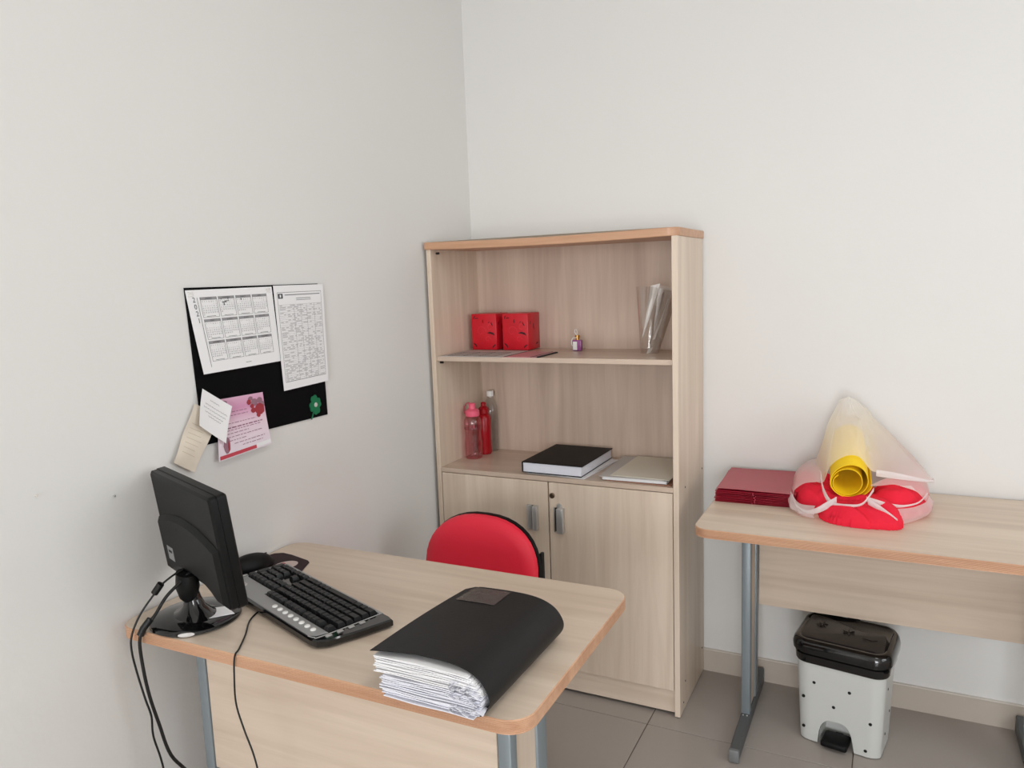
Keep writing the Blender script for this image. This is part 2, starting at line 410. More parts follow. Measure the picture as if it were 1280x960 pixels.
def make_table(name, label, cat, loc, rotz, W, D, rad, posts, feet, panel_y):
    root = thing(name, label, cat, loc, rotz)
    make_top(root, W, D, rad)
    make_leg(root, W[0] + 0.090, feet[0], feet[1], *posts)
    make_leg(root, W[1] - 0.118, feet[0], feet[1], *posts)
    B().box(W[0] + 0.120, W[1] - 0.120, panel_y, panel_y + 0.015, 0.358, 0.714, 0.001, 1).build('modesty_panel', 'woodx', root)
    return root
# front desk: near right corner at the root
make_table('office_desk', 'pale wood desk with tan edge in front, holding keyboard and monitor', 'desk', (0.990, -1.652, 0), R(0.5),
           (-0.982, 0), (0, 0.573), (0.045, 0.05, 0.05, 0.05), (0.122, 0.285), (0.04, 0.545), 0.125)
make_table('side_table', 'pale wood table along back wall with red folders and plastic bag on it', 'table', (1.009, -0.598, 0), 0,
           (0, 0.985), (0, 0.586), (0.045, 0.045, 0.01, 0.01), (0.275, 0.435), (0.075, 0.575), 0.425)
# ------------------------------------------------------------------ bookcase
XL, XRB, YB = 0.015, 0.911, -0.356
root = thing('bookcase', 'tall pale wood bookcase with open shelves above two doors', 'bookcase', ((XL + XRB) / 2, -0.18, 0))
k = dict(parent=root, world=True)
for xx in (XL, XRB - 0.018): B().box(xx, xx + 0.018, YB, -0.012, 0.004, 1.566, 0.0008, 1).build('side_panel', 'woodz', **k)
B().box(XL + 0.018, XRB - 0.018, -0.020, -0.014, 0.05, 1.566).build('back_panel', 'woodback', **k)
out = []
N = 16
poly = rrect(XL - 0.003, XRB + 0.003, YB - 0.006, -0.012, (0.002, 0.035, 0.001, 0.001), 8)
pts = []
for i, p in enumerate(poly):
    q = poly[(i + 1) % len(poly)]; pts.append(p)
    if abs(q[0] - p[0]) > 0.3:
        for j in range(1, N): pts.append((p[0] + (q[0] - p[0]) * j / N, p[1]))
def sag(x): return -0.006 * math.sin(math.pi * min(1, max(0, (x - XL) / (XRB - XL)))) ** 1
inn = inset(pts, 0.0015)
B().loft([[(p[0], p[1], 1.566 + sag(p[0])) for p in inn], [(p[0], p[1], 1.568 + sag(p[0])) for p in pts], [(p[0], p[1], 1.590 + sag(p[0])) for p in pts], [(p[0], p[1], 1.5915 + sag(p[0])) for p in inn]]).build('top_board', 'band', **k)
inl = inset(pts, 0.002)
B().loft([[(p[0], p[1], 1.5916 + sag(p[0])) for p in inl], [(p[0], p[1], 1.5921 + sag(p[0])) for p in inl]]).build('top_laminate', 'woodx', **k)
B().box(XL + 0.0185, XRB - 0.0185, -0.346, -0.0205, 1.170, 1.187, 0.0008, 1).build('shelf', 'woodin', **k)
B().box(XL + 0.0185, XRB - 0.0185, YB, -0.0205, 0.764, 0.780, 0.0008, 1).build('shelf', 'woodin', **k)
B().box(XL + 0.0185, XRB - 0.0185, YB + 0.02, -0.0205, 0.090, 0.106).build('bottom_board', 'woodx', **k)
B().box(XL + 0.0185, XRB - 0.0185, YB + 0.012, YB + 0.028, 0.012, 0.090).build('plinth', 'woodx', **k)
def handle(door, x0, bars, slot):
    z0, z1 = 0.590, 0.677
    for a, c, d in bars: B().box(x0 + a, x0 + c, YB - d, YB - 0.0005, z0, z1, 0.002).build('handle', 'chrome', door, world=True)
    B().box(x0 + slot[0], x0 + slot[1], YB - 0.004, YB - 0.0005, z0 + 0.002, z1 - 0.002).build('handle_slot', 'slot', door, world=True)
dl = B().box(XL + 0.0205, 0.4575, YB, YB + 0.016, 0.093, 0.7615, 0.0012, 1).build('door', 'woodz', **k)
dr = B().box(0.4620, XRB - 0.0205, YB, YB + 0.016, 0.093, 0.7615, 0.0012, 1).build('door', 'woodz', **k)
handle(dl, 0.380, ((0, 0.019, 0.010), (0.025, 0.042, 0.022)), (0.018, 0.026))
handle(dr, 0.484, ((0.012, 0.036, 0.022), (-0.001, 0.001, 0.010)), (0.001, 0.013))
B().lathe([(0.010, -0.0005), (0.010, -0.003), (0.006, -0.004)], (0.500, YB, 0.680), 12, axis=1).build('handle_boss', 'chrome', dr, world=True)
B().lathe([(0.0095, -0.0005), (0.0095, -0.004), (0.007, -0.005), (0.006, -0.003)], (0.475, YB, 0.716), 16, axis=1).build('lock', 'bronze', dr, world=True)
for yy, zz in ((-0.033, 0.768), (-0.274, 0.764), (-0.039, 0.10), (-0.285, 0.098), (-0.31, 0.034)):
    B().lathe([(0.0035, 0.0), (0.003, 0.001)], (XRB, yy, zz), 8, axis=0).build('screw', 'slot', **k)
for yy, zz in ((-0.318, 1.553), (-0.325, 1.163)):
    B().lathe([(0.004, 0.0), (0.004, 0.012)], (XL + 0.018, yy, zz), 8, axis=0).build('shelf_pin', 'slot', **k)
for xx in (XL + 0.009, XRB - 0.009):
    for yy in (-0.33, -0.04): B().lathe([(0.007, 0), (0.007, 0.0045)], (xx, yy, 0), 8).build('glide', 'blackm', **k)

# ------------------------------------------------------------------ things on the bookcase
Z1, Z2 = 1.187, 0.780
def slab(cx, cy, z, w, d, h, rot, bev=0.0):
    return B().box(-w / 2, w / 2, -d / 2, d / 2, 0, h, bev, 1).xf(Matrix.Translation((cx, cy, z)) @ Matrix.Rotation(R(rot), 4, 'Z'))
# loose printed sheets at the shelf edge
t = thing('printed_sheet', 'white printed sheet with table lines at left edge of upper shelf', 'paper', (0.175, -0.25, Z1))
slab(0.168, -0.238, Z1 + 0.0003, 0.25, 0.225, 0.0014, 0).build('sheet', 'greyp', t, world=True)
b = B()
for i in range(7): b.box(0.07, 0.26, -0.335 + i * 0.022, -0.333 + i * 0.022, Z1 + 0.0018, Z1 + 0.0021)
for i in range(4): b.box(0.07 + i * 0.063, 0.0715 + i * 0.063, -0.335, -0.203, Z1 + 0.0018, Z1 + 0.0022)
b.build('print', 'ink', t, world=True)
t = thing('pink_sheet', 'pinkish printed sheet with dark border under the right red box', 'paper', (0.36, -0.25, Z1))
slab(0.359, -0.2495, Z1 + 0.0003, 0.12, 0.192, 0.0012, 0).build('sheet', mat('pink_sheet', srgb(206, 150, 155), 0.4, noise_amt=0.1, nscale=60), t, world=True)
b = B()
b.box(0.402, 0.4065, -0.344, -0.155, Z1 + 0.0016, Z1 + 0.002); b.box(0.301, 0.305, -0.344, -0.155, Z1 + 0.0016, Z1 + 0.002)
b.build('border', 'inkd', t, world=True)
slab(0.430, -0.247, Z1 + 0.0003, 0.014, 0.19, 0.0022, 0, 0.0003)
p = slab(0.431, -0.262, Z1 + 0.0003, 0.009, 0.165, 0.004, 0, 0.001).build('pencil', 'inkd'); setp(p, 'thin dark stick lying on upper shelf right of the pinkish sheet', 'pencil')
# red boxes
def motif(b, face, pts_):
    for (u, v, s, a) in pts_:
        q = []; s *= 1.35
        for kx, ky in ((-1, 0), (-0.3, 0.35), (0.6, 0.22), (1, -0.35), (0.1, -0.12)):
            x_, y_ = kx * s * math.cos(a) - ky * s * math.sin(a), kx * s * math.sin(a) + ky * s * math.cos(a)
            q.append(face(u + x_, v + y_))
        b.face(q)
MOT = [(0.012, 0.122, 0.006, 1.3), (0.022, 0.119, 0.006, 0.3), (0.05, 0.107, 0.006, 1.8), (0.075, 0.104, 0.004, 0.6), (0.088, 0.097, 0.007, 2.2), (0.082, 0.062, 0.013, -0.1), (0.013, 0.018, 0.009, -0.7), (0.094, 0.014, 0.008, 0.9)]
def red_box(x0, label):
    zb = Z1 + 0.0028
    t = thing('gift_box', label, 'box', (x0 + 0.053, -0.072, zb), 0, 'red boxes on the upper shelf')
    B().box(-0.053, 0.053, -0.053, 0.050, 0, 0.136, 0.002).build('box_body', 'boxred', t)
    b = B(); motif(b, lambda u, v: (-0.053 + u, -0.0535, v), MOT)
    motif(b, lambda u, v: (0.0535, -0.053 + u, v), [(0.02, 0.10, 0.007, 1.0), (0.05, 0.085, 0.010, 1.9), (0.075, 0.02, 0.008, 0.4)])
    motif(b, lambda u, v: (-0.053 + u, -0.053 + v, 0.1366), [(0.03, 0.03, 0.010, 0.4), (0.07, 0.06, 0.012, 1.4), (0.085, 0.085, 0.01, 2.4)])
    b.build('print', 'boxdk', t, normals=False)
    b = B()
    for r_, cu, cv in ((0.013, 0.068, 0.04), (0.022, 0.04, 0.07), (0.016, 0.08, 0.085)):
        for s_ in range(14):
            a0, a1 = s_ * 0.4, s_ * 0.4 + 0.36
            ra, rb = r_ * (1 - s_ / 22), r_ * (1 - (s_ + 1) / 22)
            b.face([(-0.053 + cu + ra * math.cos(a0), -0.05335, cv + ra * math.sin(a0)), (-0.053 + cu + rb * math.cos(a1), -0.05335, cv + rb * math.sin(a1)),
                    (-0.053 + cu + (rb - 0.0012) * math.cos(a1), -0.05335, cv + (rb - 0.0012) * math.sin(a1)), (-0.053 + cu + (ra - 0.0012) * math.cos(a0), -0.05335, cv + (ra - 0.0012) * math.sin(a0))])
    b.build('swirl_print', mat('swirl_red', srgb(232, 60, 74), 0.3), t, normals=False)
    return t
red_box(0.056, 'red patterned card box, left one of two on the upper shelf')
red_box(0.188, 'red patterned card box, right one of two on the upper shelf')
# little perfume bottle
t = thing('scent_bottle', 'tiny lilac bottle with white label and ribbon on the upper shelf', 'bottle', (0.478, -0.10, Z1))
B().box(-0.016, 0.018, -0.010, 0.010, 0.0005, 0.040, 0.003).build('bottle_body', 'lilac', t)
B().lathe([(0.007, 0.040), (0.007, 0.046), (0.009, 0.047), (0.009, 0.056), (0.007, 0.057)], (0.001, 0, 0), 12).build('cap', 'gold', t)
B().box(-0.013, 0.003, -0.0112, -0.0103, 0.004, 0.034).build('bottle_label', 'white', t)
b = B(); b.tube([(0.001, -0.006, 0.048), (-0.012, -0.012, 0.047), (-0.017, -0.014, 0.032), (-0.014, -0.014, 0.018)], 0.0014, 6, flat=2.5)
b.tube([(0.001, -0.004, 0.057), (-0.007, -0.006, 0.068), (-0.004, -0.005, 0.078), (0.002, -0.004, 0.072), (0.001, -0.004, 0.058)], 0.0012, 6, flat=2)
b.build('ribbon', 'white', t)
b = B(); b.grid(lambda u, v: (0.022 + 0.006 * math.sin(3 * v), -0.012 + 0.022 * u, 0.002 + 0.02 * v), 4, 4, 0.0004); b.build('wrapper', 'acetate', t)
# clear acetate sheet curled up against the right side
t = thing('acetate_roll', 'clear plastic sheet curled upright at the right of the upper shelf', 'plastic sheet', (0.77, -0.15, Z1))
def ac(u, v):
    a = -2.6 + 4.6 * u
    r0 = 0.030 + 0.040 * v
    return (0.762 + 0.028 * v + r0 * math.cos(a) * 1.05, -0.155 + r0 * 0.8 * math.sin(a), Z1 + 0.0006 + 0.225 * v - 0.02 * v * max(0, math.cos(a)))
B().grid(ac, 40, 14, 0.0004).build('sheet', 'acetate', t, world=True, ang=70)
def strip(p0, p1, w0, w1, bulge=0.006):
    p0, p1 = Vector(p0), Vector(p1); d = (p1 - p0).normalized(); s_ = Vector((1, -0.1, 0.2)).normalized()
    return lambda u, v: tuple(p0.lerp(p1, v) + s_ * ((u - 0.5) * (w0 + (w1 - w0) * v)) + Vector((0, -bulge * math.sin(math.pi * u) + 0.004 * math.sin(v * 3), 0)))
B().grid(strip((0.751, -0.196, 1.245), (0.799, -0.205, 1.418), 0.003, 0.034), 6, 12, 0.0004).build('fold_glint', 'shine', t, world=True)  # milky strips paint the sheet's reflection streaks; the clear one is a fold
B().grid(strip((0.768, -0.176, 1.215), (0.822, -0.190, 1.392), 0.003, 0.009), 4, 12, 0.0004).build('fold_glint', 'acetate', t, world=True)
B().grid(strip((0.782, -0.172, 1.235), (0.836, -0.185, 1.370), 0.010, 0.003), 4, 12, 0.0004).build('fold_glint', 'shine', t, world=True)
B().grid(strip((0.762, -0.172, 1.1885), (0.770, -0.172, 1.207), 0.014, 0.018), 4, 4, 0.0004).build('fold_glint', 'shine', t, world=True)
# bottles on the middle shelf
def bottle(name, label, x, y, prof, m, cat='bottle'):
    t = thing(name, label, cat, (x, y, Z2 + 0.0005))
    outer = prof; innr = [(max(r_ - 0.0016, 0.0005), z_ + (0.002 if i == 0 else 0)) for i, (r_, z_) in enumerate(prof)]
    b = B(); n = 28
    rings = [[(r_ * math.cos(2 * math.pi * i / n), r_ * math.sin(2 * math.pi * i / n), z_) for i in range(n)] for r_, z_ in [(0.001, 0.001)] + outer]
    b.loft(rings, False, False); b.build('bottle_body', m, t)
    return t
t = bottle('water_bottle', 'translucent pink sports bottle with pink spout cap, frontmost of three bottles', 0.078, -0.187,
           [(0.028, 0), (0.032, 0.003), (0.0335, 0.012), (0.034, 0.05), (0.031, 0.085), (0.0305, 0.10), (0.033, 0.12), (0.034, 0.135), (0.033, 0.148), (0.028, 0.158), (0.022, 0.163), (0.021, 0.17)], 'pinkpet')
B().lathe([(0.026, 0.163), (0.027, 0.166), (0.0265, 0.183), (0.020, 0.189), (0.014, 0.191), (0.0125, 0.200), (0.0135, 0.209), (0.010, 0.2125)], (0, 0, 0), 24).build('cap', 'pinkcap', t)
B().tube([(-0.022, 0, 0.166), (-0.036, 0.002, 0.172), (-0.038, 0.004, 0.19), (-0.026, 0.004, 0.209), (-0.012, 0.002, 0.212)], 0.0022, 8).build('carry_loop', mat('pink_loop', srgb(190, 90, 105), 0.4), t)
B().lathe([(0.0335, 0.113), (0.0345, 0.1165), (0.0335, 0.12)], (0, 0, 0), 28).build('ridge', 'pinkpet', t)
t = bottle('red_bottle', 'solid dark red bottle with red cap just behind the pink sports bottle', 0.083, -0.108,
           [(0.024, 0), (0.027, 0.004), (0.0275, 0.08), (0.0275, 0.140), (0.024, 0.152), (0.016, 0.160), (0.015, 0.168)], 'redbottle')
B().lathe([(0.020, 0.160), (0.0205, 0.178), (0.016, 0.184), (0.010, 0.188), (0.010, 0.200), (0.007, 0.204)], (0, 0, 0), 20).build('cap', 'redbottle', t)
t = bottle('clear_bottle', 'clear plastic bottle with white screw cap, rearmost of three bottles', 0.083, -0.049,
           [(0.024, 0), (0.027, 0.004), (0.0275, 0.05), (0.0265, 0.06), (0.0275, 0.07), (0.0275, 0.155), (0.026, 0.175), (0.018, 0.20), (0.0125, 0.212), (0.012, 0.222)], 'pet')
B().lathe([(0.0135, 0.218), (0.0140, 0.220), (0.0140, 0.238), (0.0125, 0.240)], (0, 0, 0), 20).build('cap', 'white', t)
# black book with loose leaves under it
ply = thing('loose_leaves', 'white loose leaves sticking out under the thick black book', 'papers', (0.50, -0.2, Z2))
for i, (dx, dy, a) in enumerate(((0.020, 0.004, -5), (0.012, 0.0, -3), (0.016, 0.006, -8), (0.006, 0.002, -1.5))):
    slab(0.475 + dx, -0.202 + dy, Z2 + 0.0004 + i * 0.0016, 0.215, 0.285, 0.0013, a).build('leaf', 'paper', ply, world=True)
t = thing('hardcover_book', 'thick black hardcover book with white page edges on the middle shelf', 'book', (0.475, -0.205, Z2 + 0.0070), R(-1))
B().box(-0.110, 0.110, -0.147, 0.147, 0, 0.0025, 0.0008, 1).build('cover', 'blackm', t)
B().box(-0.1135, 0.1135, -0.147, 0.147, 0.0350, 0.0378, 0.0008, 1).build('cover', 'blackm', t)
B().box(-0.1135, -0.1095, -0.147, 0.147, 0.0005, 0.0365, 0.001, 1).build('spine', 'blackm', t)
b = B()
for i in range(14): b.box(-0.109, 0.1085 + random.uniform(-.0006, .0006), -0.143 + random.uniform(-.0005, .0005), 0.143, 0.0027 + i * 0.0023, 0.0027 + i * 0.0023 + 0.0021)
b.build('pages', 'paperb', t)['kind'] = 'stuff'
# papers to the right of the book
zz = Z2 + 0.0005
def sheetthing(name, label, m, cx, cy, w_, d_, h_, rot, cat='folder', nlay=1, leafname='leaf'):
    global zz
    t = thing(name, label, cat, (cx, cy, zz), 0, 'papers piled at the right of the middle shelf')
    for i in range(nlay):
        slab(random.uniform(-.002, .002) * (nlay > 1), random.uniform(-.002, .002) * (nlay > 1), i * h_, w_, d_, h_ * 0.85, rot, 0.0003).build('cover' if nlay == 1 else leafname, m, t)
    zz += h_ * nlay + 0.0003
sheetthing('card_folder', 'brown card folder at the bottom of the right-hand paper pile', 'brown', 0.775, -0.190, 0.222, 0.300, 0.0035, -1.5)
sheetthing('paper_bundle', 'white sheets in the middle of the right-hand paper pile', 'paper', 0.755, -0.190, 0.215, 0.295, 0.0017, 1.5, 'papers', 5)
sheetthing('grey_folder', 'grey document folder second from top of the right-hand paper pile', 'greyp', 0.740, -0.185, 0.215, 0.300, 0.002, 3)
sheetthing('cream_folder', 'cream document folder topmost on the right-hand paper pile', 'cream', 0.776, -0.182, 0.200, 0.290, 0.002, -1)

# ------------------------------------------------------------------ board and papers on the left wall
def quad(TL, TR, BR, BL, x0, lift):
    def f(u, v, off=0.0):
        y_ = (TL[0] * (1 - u) + TR[0] * u) * (1 - v) + (BL[0] * (1 - u) + BR[0] * u) * v
        z_ = (TL[1] * (1 - u) + TR[1] * u) * (1 - v) + (BL[1] * (1 - u) + BR[1] * u) * v
        return (x0 + lift(u, v) + off, y_, z_)
    return f
def rectq(b, f, u0, u1, v0, v1, off=0.0005, n=2):
    for i in range(n):
        a, c = u0 + (u1 - u0) * i / n, u0 + (u1 - u0) * (i + 1) / n
        b.face([f(a, v1, off), f(c, v1, off), f(c, v0, off), f(a, v0, off)])
def pin(t, f, u, v, m='white'):
    p_ = f(u, v, 0.0004)
    b = B().box(p_[0], p_[0] + 0.0004, p_[1] - 0.008, p_[1] + 0.008, p_[2] - 0.006, p_[2] + 0.006); b.build('tape', m, t, world=True)
t = thing('pin_board', 'black felt board on left wall with sheets stuck to it', 'board', (0, -1.157, 1.072))
f = quad((-1.393, 1.461), (-0.926, 1.461), (-0.921, 1.075), (-1.378, 1.078), 0.0005, lambda u, v: 0)
B().grid(f, 6, 6, 0.004).build('felt_sheet', 'felt', t, world=True, ang=60)
TP = film('clear_tape', (0.95, 0.93, 0.88, 1), 0.25)
# calendar
t = thing('year_calendar', 'white 2021 year calendar sheet pinned top left on the black board', 'calendar', (0.006, -1.25, 1.35))
f = quad((-1.394, 1.455), (-1.112, 1.457), (-1.101, 1.255), (-1.368, 1.252), 0.0055, lambda u, v: 0.006 * v * v * (1 - u) + 0.002 * v)
B().grid(f, 10, 8, 0.0004).build('sheet', 'paper', t, world=True, ang=60)
Wc, Hc = 0.275, 0.202
months = ['JANEIRO', 'FEVEREIRO', 'MARÇO', 'ABRIL', 'MAIO', 'JUNHO', 'JULHO', 'AGOSTO', 'SETEMBRO', 'OUTUBRO', 'NOVEMBRO', 'DEZEMBRO']
import calendar as cal
bars, lines, txt, hand = B(), B(), B(), B()
fo = lambda u, v: f(u, v, 0.0009)
for i, mn in enumerate(months):
    c, r_ = i % 4, i // 4
    u0 = 0.135 + c * 0.200; v0 = 0.088 + r_ * 0.265; u1 = u0 + 0.183; v1 = v0 + 0.245
    rectq(bars, f, u0, u1, v0, v0 + 0.035, 0.0006)
    tk = 0.0035
    for q in ((u0, u0 + tk, v0, v1), (u1 - tk, u1, v0, v1), (u0, u1, v1 - tk, v1)): rectq(lines, f, *q, 0.0006, 1)
    txt.mapped_text(mn, 0.0052, fo, (u0 + u1) / 2, v0 + 0.018, Wc, Hc)
    first, nd = cal.monthrange(2021, i + 1); first = (first + 1) % 7
    for k_, L in enumerate('DSTQQSS'): txt.mapped_text(L, 0.0038, fo, u0 + 0.018 + k_ * 0.0245, v0 + 0.055, Wc, Hc)
    for dd in range(nd):
        p_ = dd + first
        txt.mapped_text(str(dd + 1), 0.0042, fo, u0 + 0.018 + (p_ % 7) * 0.0245, v0 + 0.083 + (p_ // 7) * 0.026, Wc, Hc)
    rectq(lines, f, u0 + 0.04, u1 - 0.04, v1 - 0.016, v1 - 0.011, 0.0006, 1)
rectq(lines, f, 0.105, 0.109, 0.09, 0.93, 0.0006, 1)
for k_, L in enumerate('2021'): hand.mapped_text(L, 0.0175, fo, 0.070 + 0.004 * k_, 0.12 + k_ * 0.082, Wc, Hc)
rectq(lines, f, 0.53, 0.60, 0.935, 0.940, 0.0006, 1)
for q in ((0.37, 0.42, 0.155, 0.165), (0.40, 0.45, 0.145, 0.153), (0.385, 0.395, 0.17, 0.20), (0.36, 0.367, 0.11, 0.13), (0.44, 0.447, 0.11, 0.135), (0.59, 0.60, 0.125, 0.150)): rectq(hand, f, *q, 0.0011, 1)
bars.build('header_bars', mat('bar_grey', srgb(150, 148, 150), 0.8), t, world=True, normals=False); lines.build('frame_lines', 'ink', t, world=True, normals=False)
txt.build('print', 'ink', t, world=True, normals=False); hand.build('year_print', 'inkd', t, world=True, normals=False)
pin(t, f, 0.05, 0.05, TP); pin(t, f, 0.95, 0.05, TP)
# list
t = thing('printed_list', 'white ruled list sheet pinned top right on the black board', 'paper', (0.008, -1.0, 1.3))
f = quad((-1.108, 1.459), (-0.908, 1.459), (-0.916, 1.176), (-1.101, 1.172), 0.0055, lambda u, v: 0.002 + 0.004 * v)
B().grid(f, 8, 10, 0.0004).build('sheet', 'paper', t, world=True, ang=60)
ln, gr, dk = B(), B(), B()
for i in range(42):
    v_ = 0.185 + i * 0.0175; rectq(ln, f, 0.06, 0.95, v_, v_ + 0.0016, 0.0006, 2)
    uu = 0.08
    while uu < 0.92:
        L_ = random.uniform(0.03, 0.13)
        if random.random() < 0.6: rectq(gr, f, uu, min(uu + L_, 0.93), v_ + 0.005, v_ + 0.012, 0.0006, 1)
        uu += L_ + 0.035
for u_ in (0.055, 0.36, 0.50, 0.62, 0.78, 0.945): rectq(ln, f, u_, u_ + 0.004, 0.185, 0.925, 0.0006, 1)
for q in ((0.055, 0.95, 0.065, 0.069), (0.055, 0.95, 0.92, 0.925), (0.055, 0.06, 0.065, 0.925), (0.944, 0.949, 0.065, 0.925), (0.2, 0.92, 0.088, 0.096), (0.42, 0.72, 0.125, 0.131), (0.42, 0.72, 0.142, 0.147)): rectq(ln, f, *q, 0.0006, 2)
rectq(dk, f, 0.07, 0.16, 0.078, 0.125, 0.0007, 1)
ln.build('frame_lines', mat('line_grey', srgb(120, 118, 120), 0.8), t, world=True, normals=False); gr.build('print', 'inkl', t, world=True, normals=False); dk.build('emblem', 'ink', t, world=True, normals=False)
b = B(); rectq(b, f, 0.10, 0.13, 0.088, 0.115, 0.0010, 1); b.build('emblem_mark', 'paper', t, world=True, normals=False)
# clover
t = thing('felt_clover', 'green four-leaf clover stuck at lower right of the black board', 'decoration', (0.006, -0.979, 1.11))
b = B(); cy_, cz_ = -0.975, 1.113
for a in (0.25, 1.82, 3.39, 4.96):
    ly, lz = cy_ + 0.0145 * math.cos(a), cz_ + 0.0175 * math.sin(a)
    poly = []
    for k_ in range(18):
        tt = 2 * math.pi * k_ / 18
        rr = 0.0128 * (1 - 0.35 * max(0, math.cos(tt)) ** 8)
        poly.append((ly + rr * math.cos(tt + a), lz + rr * 1.1 * math.sin(tt + a)))
    b.prism(poly, 0.0048 + 0.0004 * a, 0.0075 + 0.0004 * a, axis=0)
    b_ = None
b.build('leaf', 'green', t, world=True)
B().tube([(0.006, cy_ - 0.004, cz_ - 0.008), (0.006, cy_ - 0.012, cz_ - 0.028), (0.006, cy_ - 0.019, cz_ - 0.040)], 0.002, 6).build('stem', 'green', t, world=True)
B().lathe([(0.007, 0.009), (0.005, 0.0112)], (0, cy_, cz_), 12, axis=0).build('centre', 'greyp', t, world=True)
# pink invitation
t = thing('pink_invitation', 'pink flyer with roses and red bottom strip below the black board', 'flyer', (0.008, -1.26, 1.1))
f = quad((-1.330, 1.184), (-1.179, 1.181), (-1.171, 1.041), (-1.352, 1.032), 0.0060, lambda u, v: 0.004 + 0.010 * v * v)
m_inv = bpy.data.materials.new('flyer_print'); m_inv.use_nodes = True; nt = m_inv.node_tree; p_ = nt.nodes['Principled BSDF']; p_.inputs['Roughness'].default_value = 0.6
tc = nt.nodes.new('ShaderNodeTexCoord'); sx = nt.nodes.new('ShaderNodeSeparateXYZ'); rp = nt.nodes.new('ShaderNodeValToRGB'); mr = nt.nodes.new('ShaderNodeMapRange')
mr.inputs[1].default_value = -0.07; mr.inputs[2].default_value = 0.085
nt.links.new(tc.outputs['Object'], sx.inputs[0]); nt.links.new(sx.outputs['Z'], mr.inputs[0]); nt.links.new(mr.outputs[0], rp.inputs[0]); nt.links.new(rp.outputs[0], p_.inputs['Base Color'])
rp.color_ramp.elements[0].color = srgb(232, 224, 232); rp.color_ramp.elements[1].color = srgb(222, 176, 200)
e = rp.color_ramp.elements.new(0.55); e.color = srgb(232, 205, 218); e = rp.color_ramp.elements.new(0.8); e.color = srgb(214, 150, 186)
B().grid(f, 8, 8, 0.0004).build('sheet', m_inv, t, world=True, ang=60)
a_, c_, d_, e_ = B(), B(), B(), B()
def disc(b, f, u, v, ru, rv, off, n=10, ph=0):
    b.face([f(u + ru * math.cos(2 * math.pi * k / n + ph) * (1 + 0.15 * (k % 2)), v - rv * math.sin(2 * math.pi * k / n + ph), off) for k in range(n)])
for q in ((0.88, 0.30, 0.10, 0.11), (0.74, 0.30, 0.05, 0.05), (0.66, 0.14, 0.045, 0.05), (0.72, 0.22, 0.04, 0.04), (0.84, 0.40, 0.04, 0.05)): disc(a_, f, *q, 0.0011)
for q in ((0.78, 0.16, 0.07, 0.07), (0.90, 0.14, 0.06, 0.06), (0.96, 0.22, 0.04, 0.06), (0.70, 0.08, 0.05, 0.04), (0.10, 0.08, 0.09, 0.05)): disc(c_, f, *q, 0.0009)
for i, (v_, u0, u1) in enumerate(((0.24, 0.22, 0.6), (0.30, 0.2, 0.62), (0.43, 0.2, 0.78), (0.50, 0.18, 0.9), (0.545, 0.18, 0.85), (0.60, 0.18, 0.6), (0.66, 0.18, 0.88), (0.72, 0.2, 0.55), (0.78, 0.3, 0.9), (0.84, 0.45, 0.85))):
    uu = u0
    while uu < u1:
        L_ = random.uniform(0.03, 0.09); rectq(d_, f, uu, min(uu + L_, u1), v_, v_ + (0.022 if i == 3 else 0.012), 0.0010, 1); uu += L_ + 0.018
rectq(e_, f, 0.02, 0.70, 0.925, 0.985, 0.0010, 3)
disc(c_, f, 0.16, 0.78, 0.06, 0.14, 0.0008); disc(a_, f, 0.19, 0.80, 0.015, 0.09, 0.0010)
a_.build('rose_print', 'rose', t, world=True, normals=False); c_.build('petal_print', 'rosel', t, world=True, normals=False)
d_.build('lettering', mat('mauve_ink', srgb(156, 112, 134), 0.7), t, world=True, normals=False); e_.build('red_strip', 'stripe', t, world=True, normals=False)
b = B(); rectq(b, f, 0.71, 0.99, 0.905, 0.97, 0.0010, 1); b.build('white_strip', 'paper', t, world=True, normals=False)
# tan paper and white note
t = thing('tan_paper', 'crumpled beige paper hanging below left corner of the black board', 'paper', (0.012, -1.42, 1.1))
f = quad((-1.398, 1.185), (-1.325, 1.145), (-1.424, 1.023), (-1.480, 1.060), 0.0035, lambda u, v: 0.009 * v + 0.002 * math.sin(9 * v + 4 * u) + 0.003)
B().grid(f, 8, 14, 0.0004).build('sheet', 'tan', t, world=True, ang=50)
b = B()
for i in range(7): rectq(b, f, 0.15, 0.75 - 0.05 * (i % 3), 0.3 + i * 0.08, 0.306 + i * 0.08, 0.0008, 3)
b.build('faint_lines', mat('tan_ink', srgb(196, 178, 152), 0.8), t, world=True, normals=False)
t = thing('white_note', 'tilted white handwritten note overlapping pink flyer and beige paper', 'note', (0.02, -1.35, 1.15))
f = quad((-1.384, 1.220), (-1.299, 1.163), (-1.332, 1.075), (-1.406, 1.134), 0.0175, lambda u, v: 0.003 + 0.010 * (v - 0.3) ** 2 + 0.006 * (u - 0.4) ** 2)
B().grid(f, 8, 8, 0.0004).build('sheet', 'paper', t, world=True, ang=60)
b = B()
for r_, (v_, u0, u1) in enumerate(((0.16, 0.30, 0.6), (0.30, 0.15, 0.9), (0.40, 0.12, 0.85), (0.50, 0.18, 0.8), (0.58, 0.3, 0.75))):
    uu = u0; k_ = 0
    while uu < u1:
        b.face([f(uu, v_ + 0.02 * (k_ % 2), 0.0008), f(uu + 0.035, v_ + 0.03 - 0.02 * (k_ % 2), 0.0008), f(uu + 0.035, v_ + 0.02 - 0.02 * (k_ % 2), 0.0008), f(uu, v_ - 0.01 + 0.02 * (k_ % 2), 0.0008)])
        uu += 0.045; k_ += 1
b.build('handwriting', 'ink', t, world=True, normals=False)

# ------------------------------------------------------------------ desk things
ZD = 0.7405
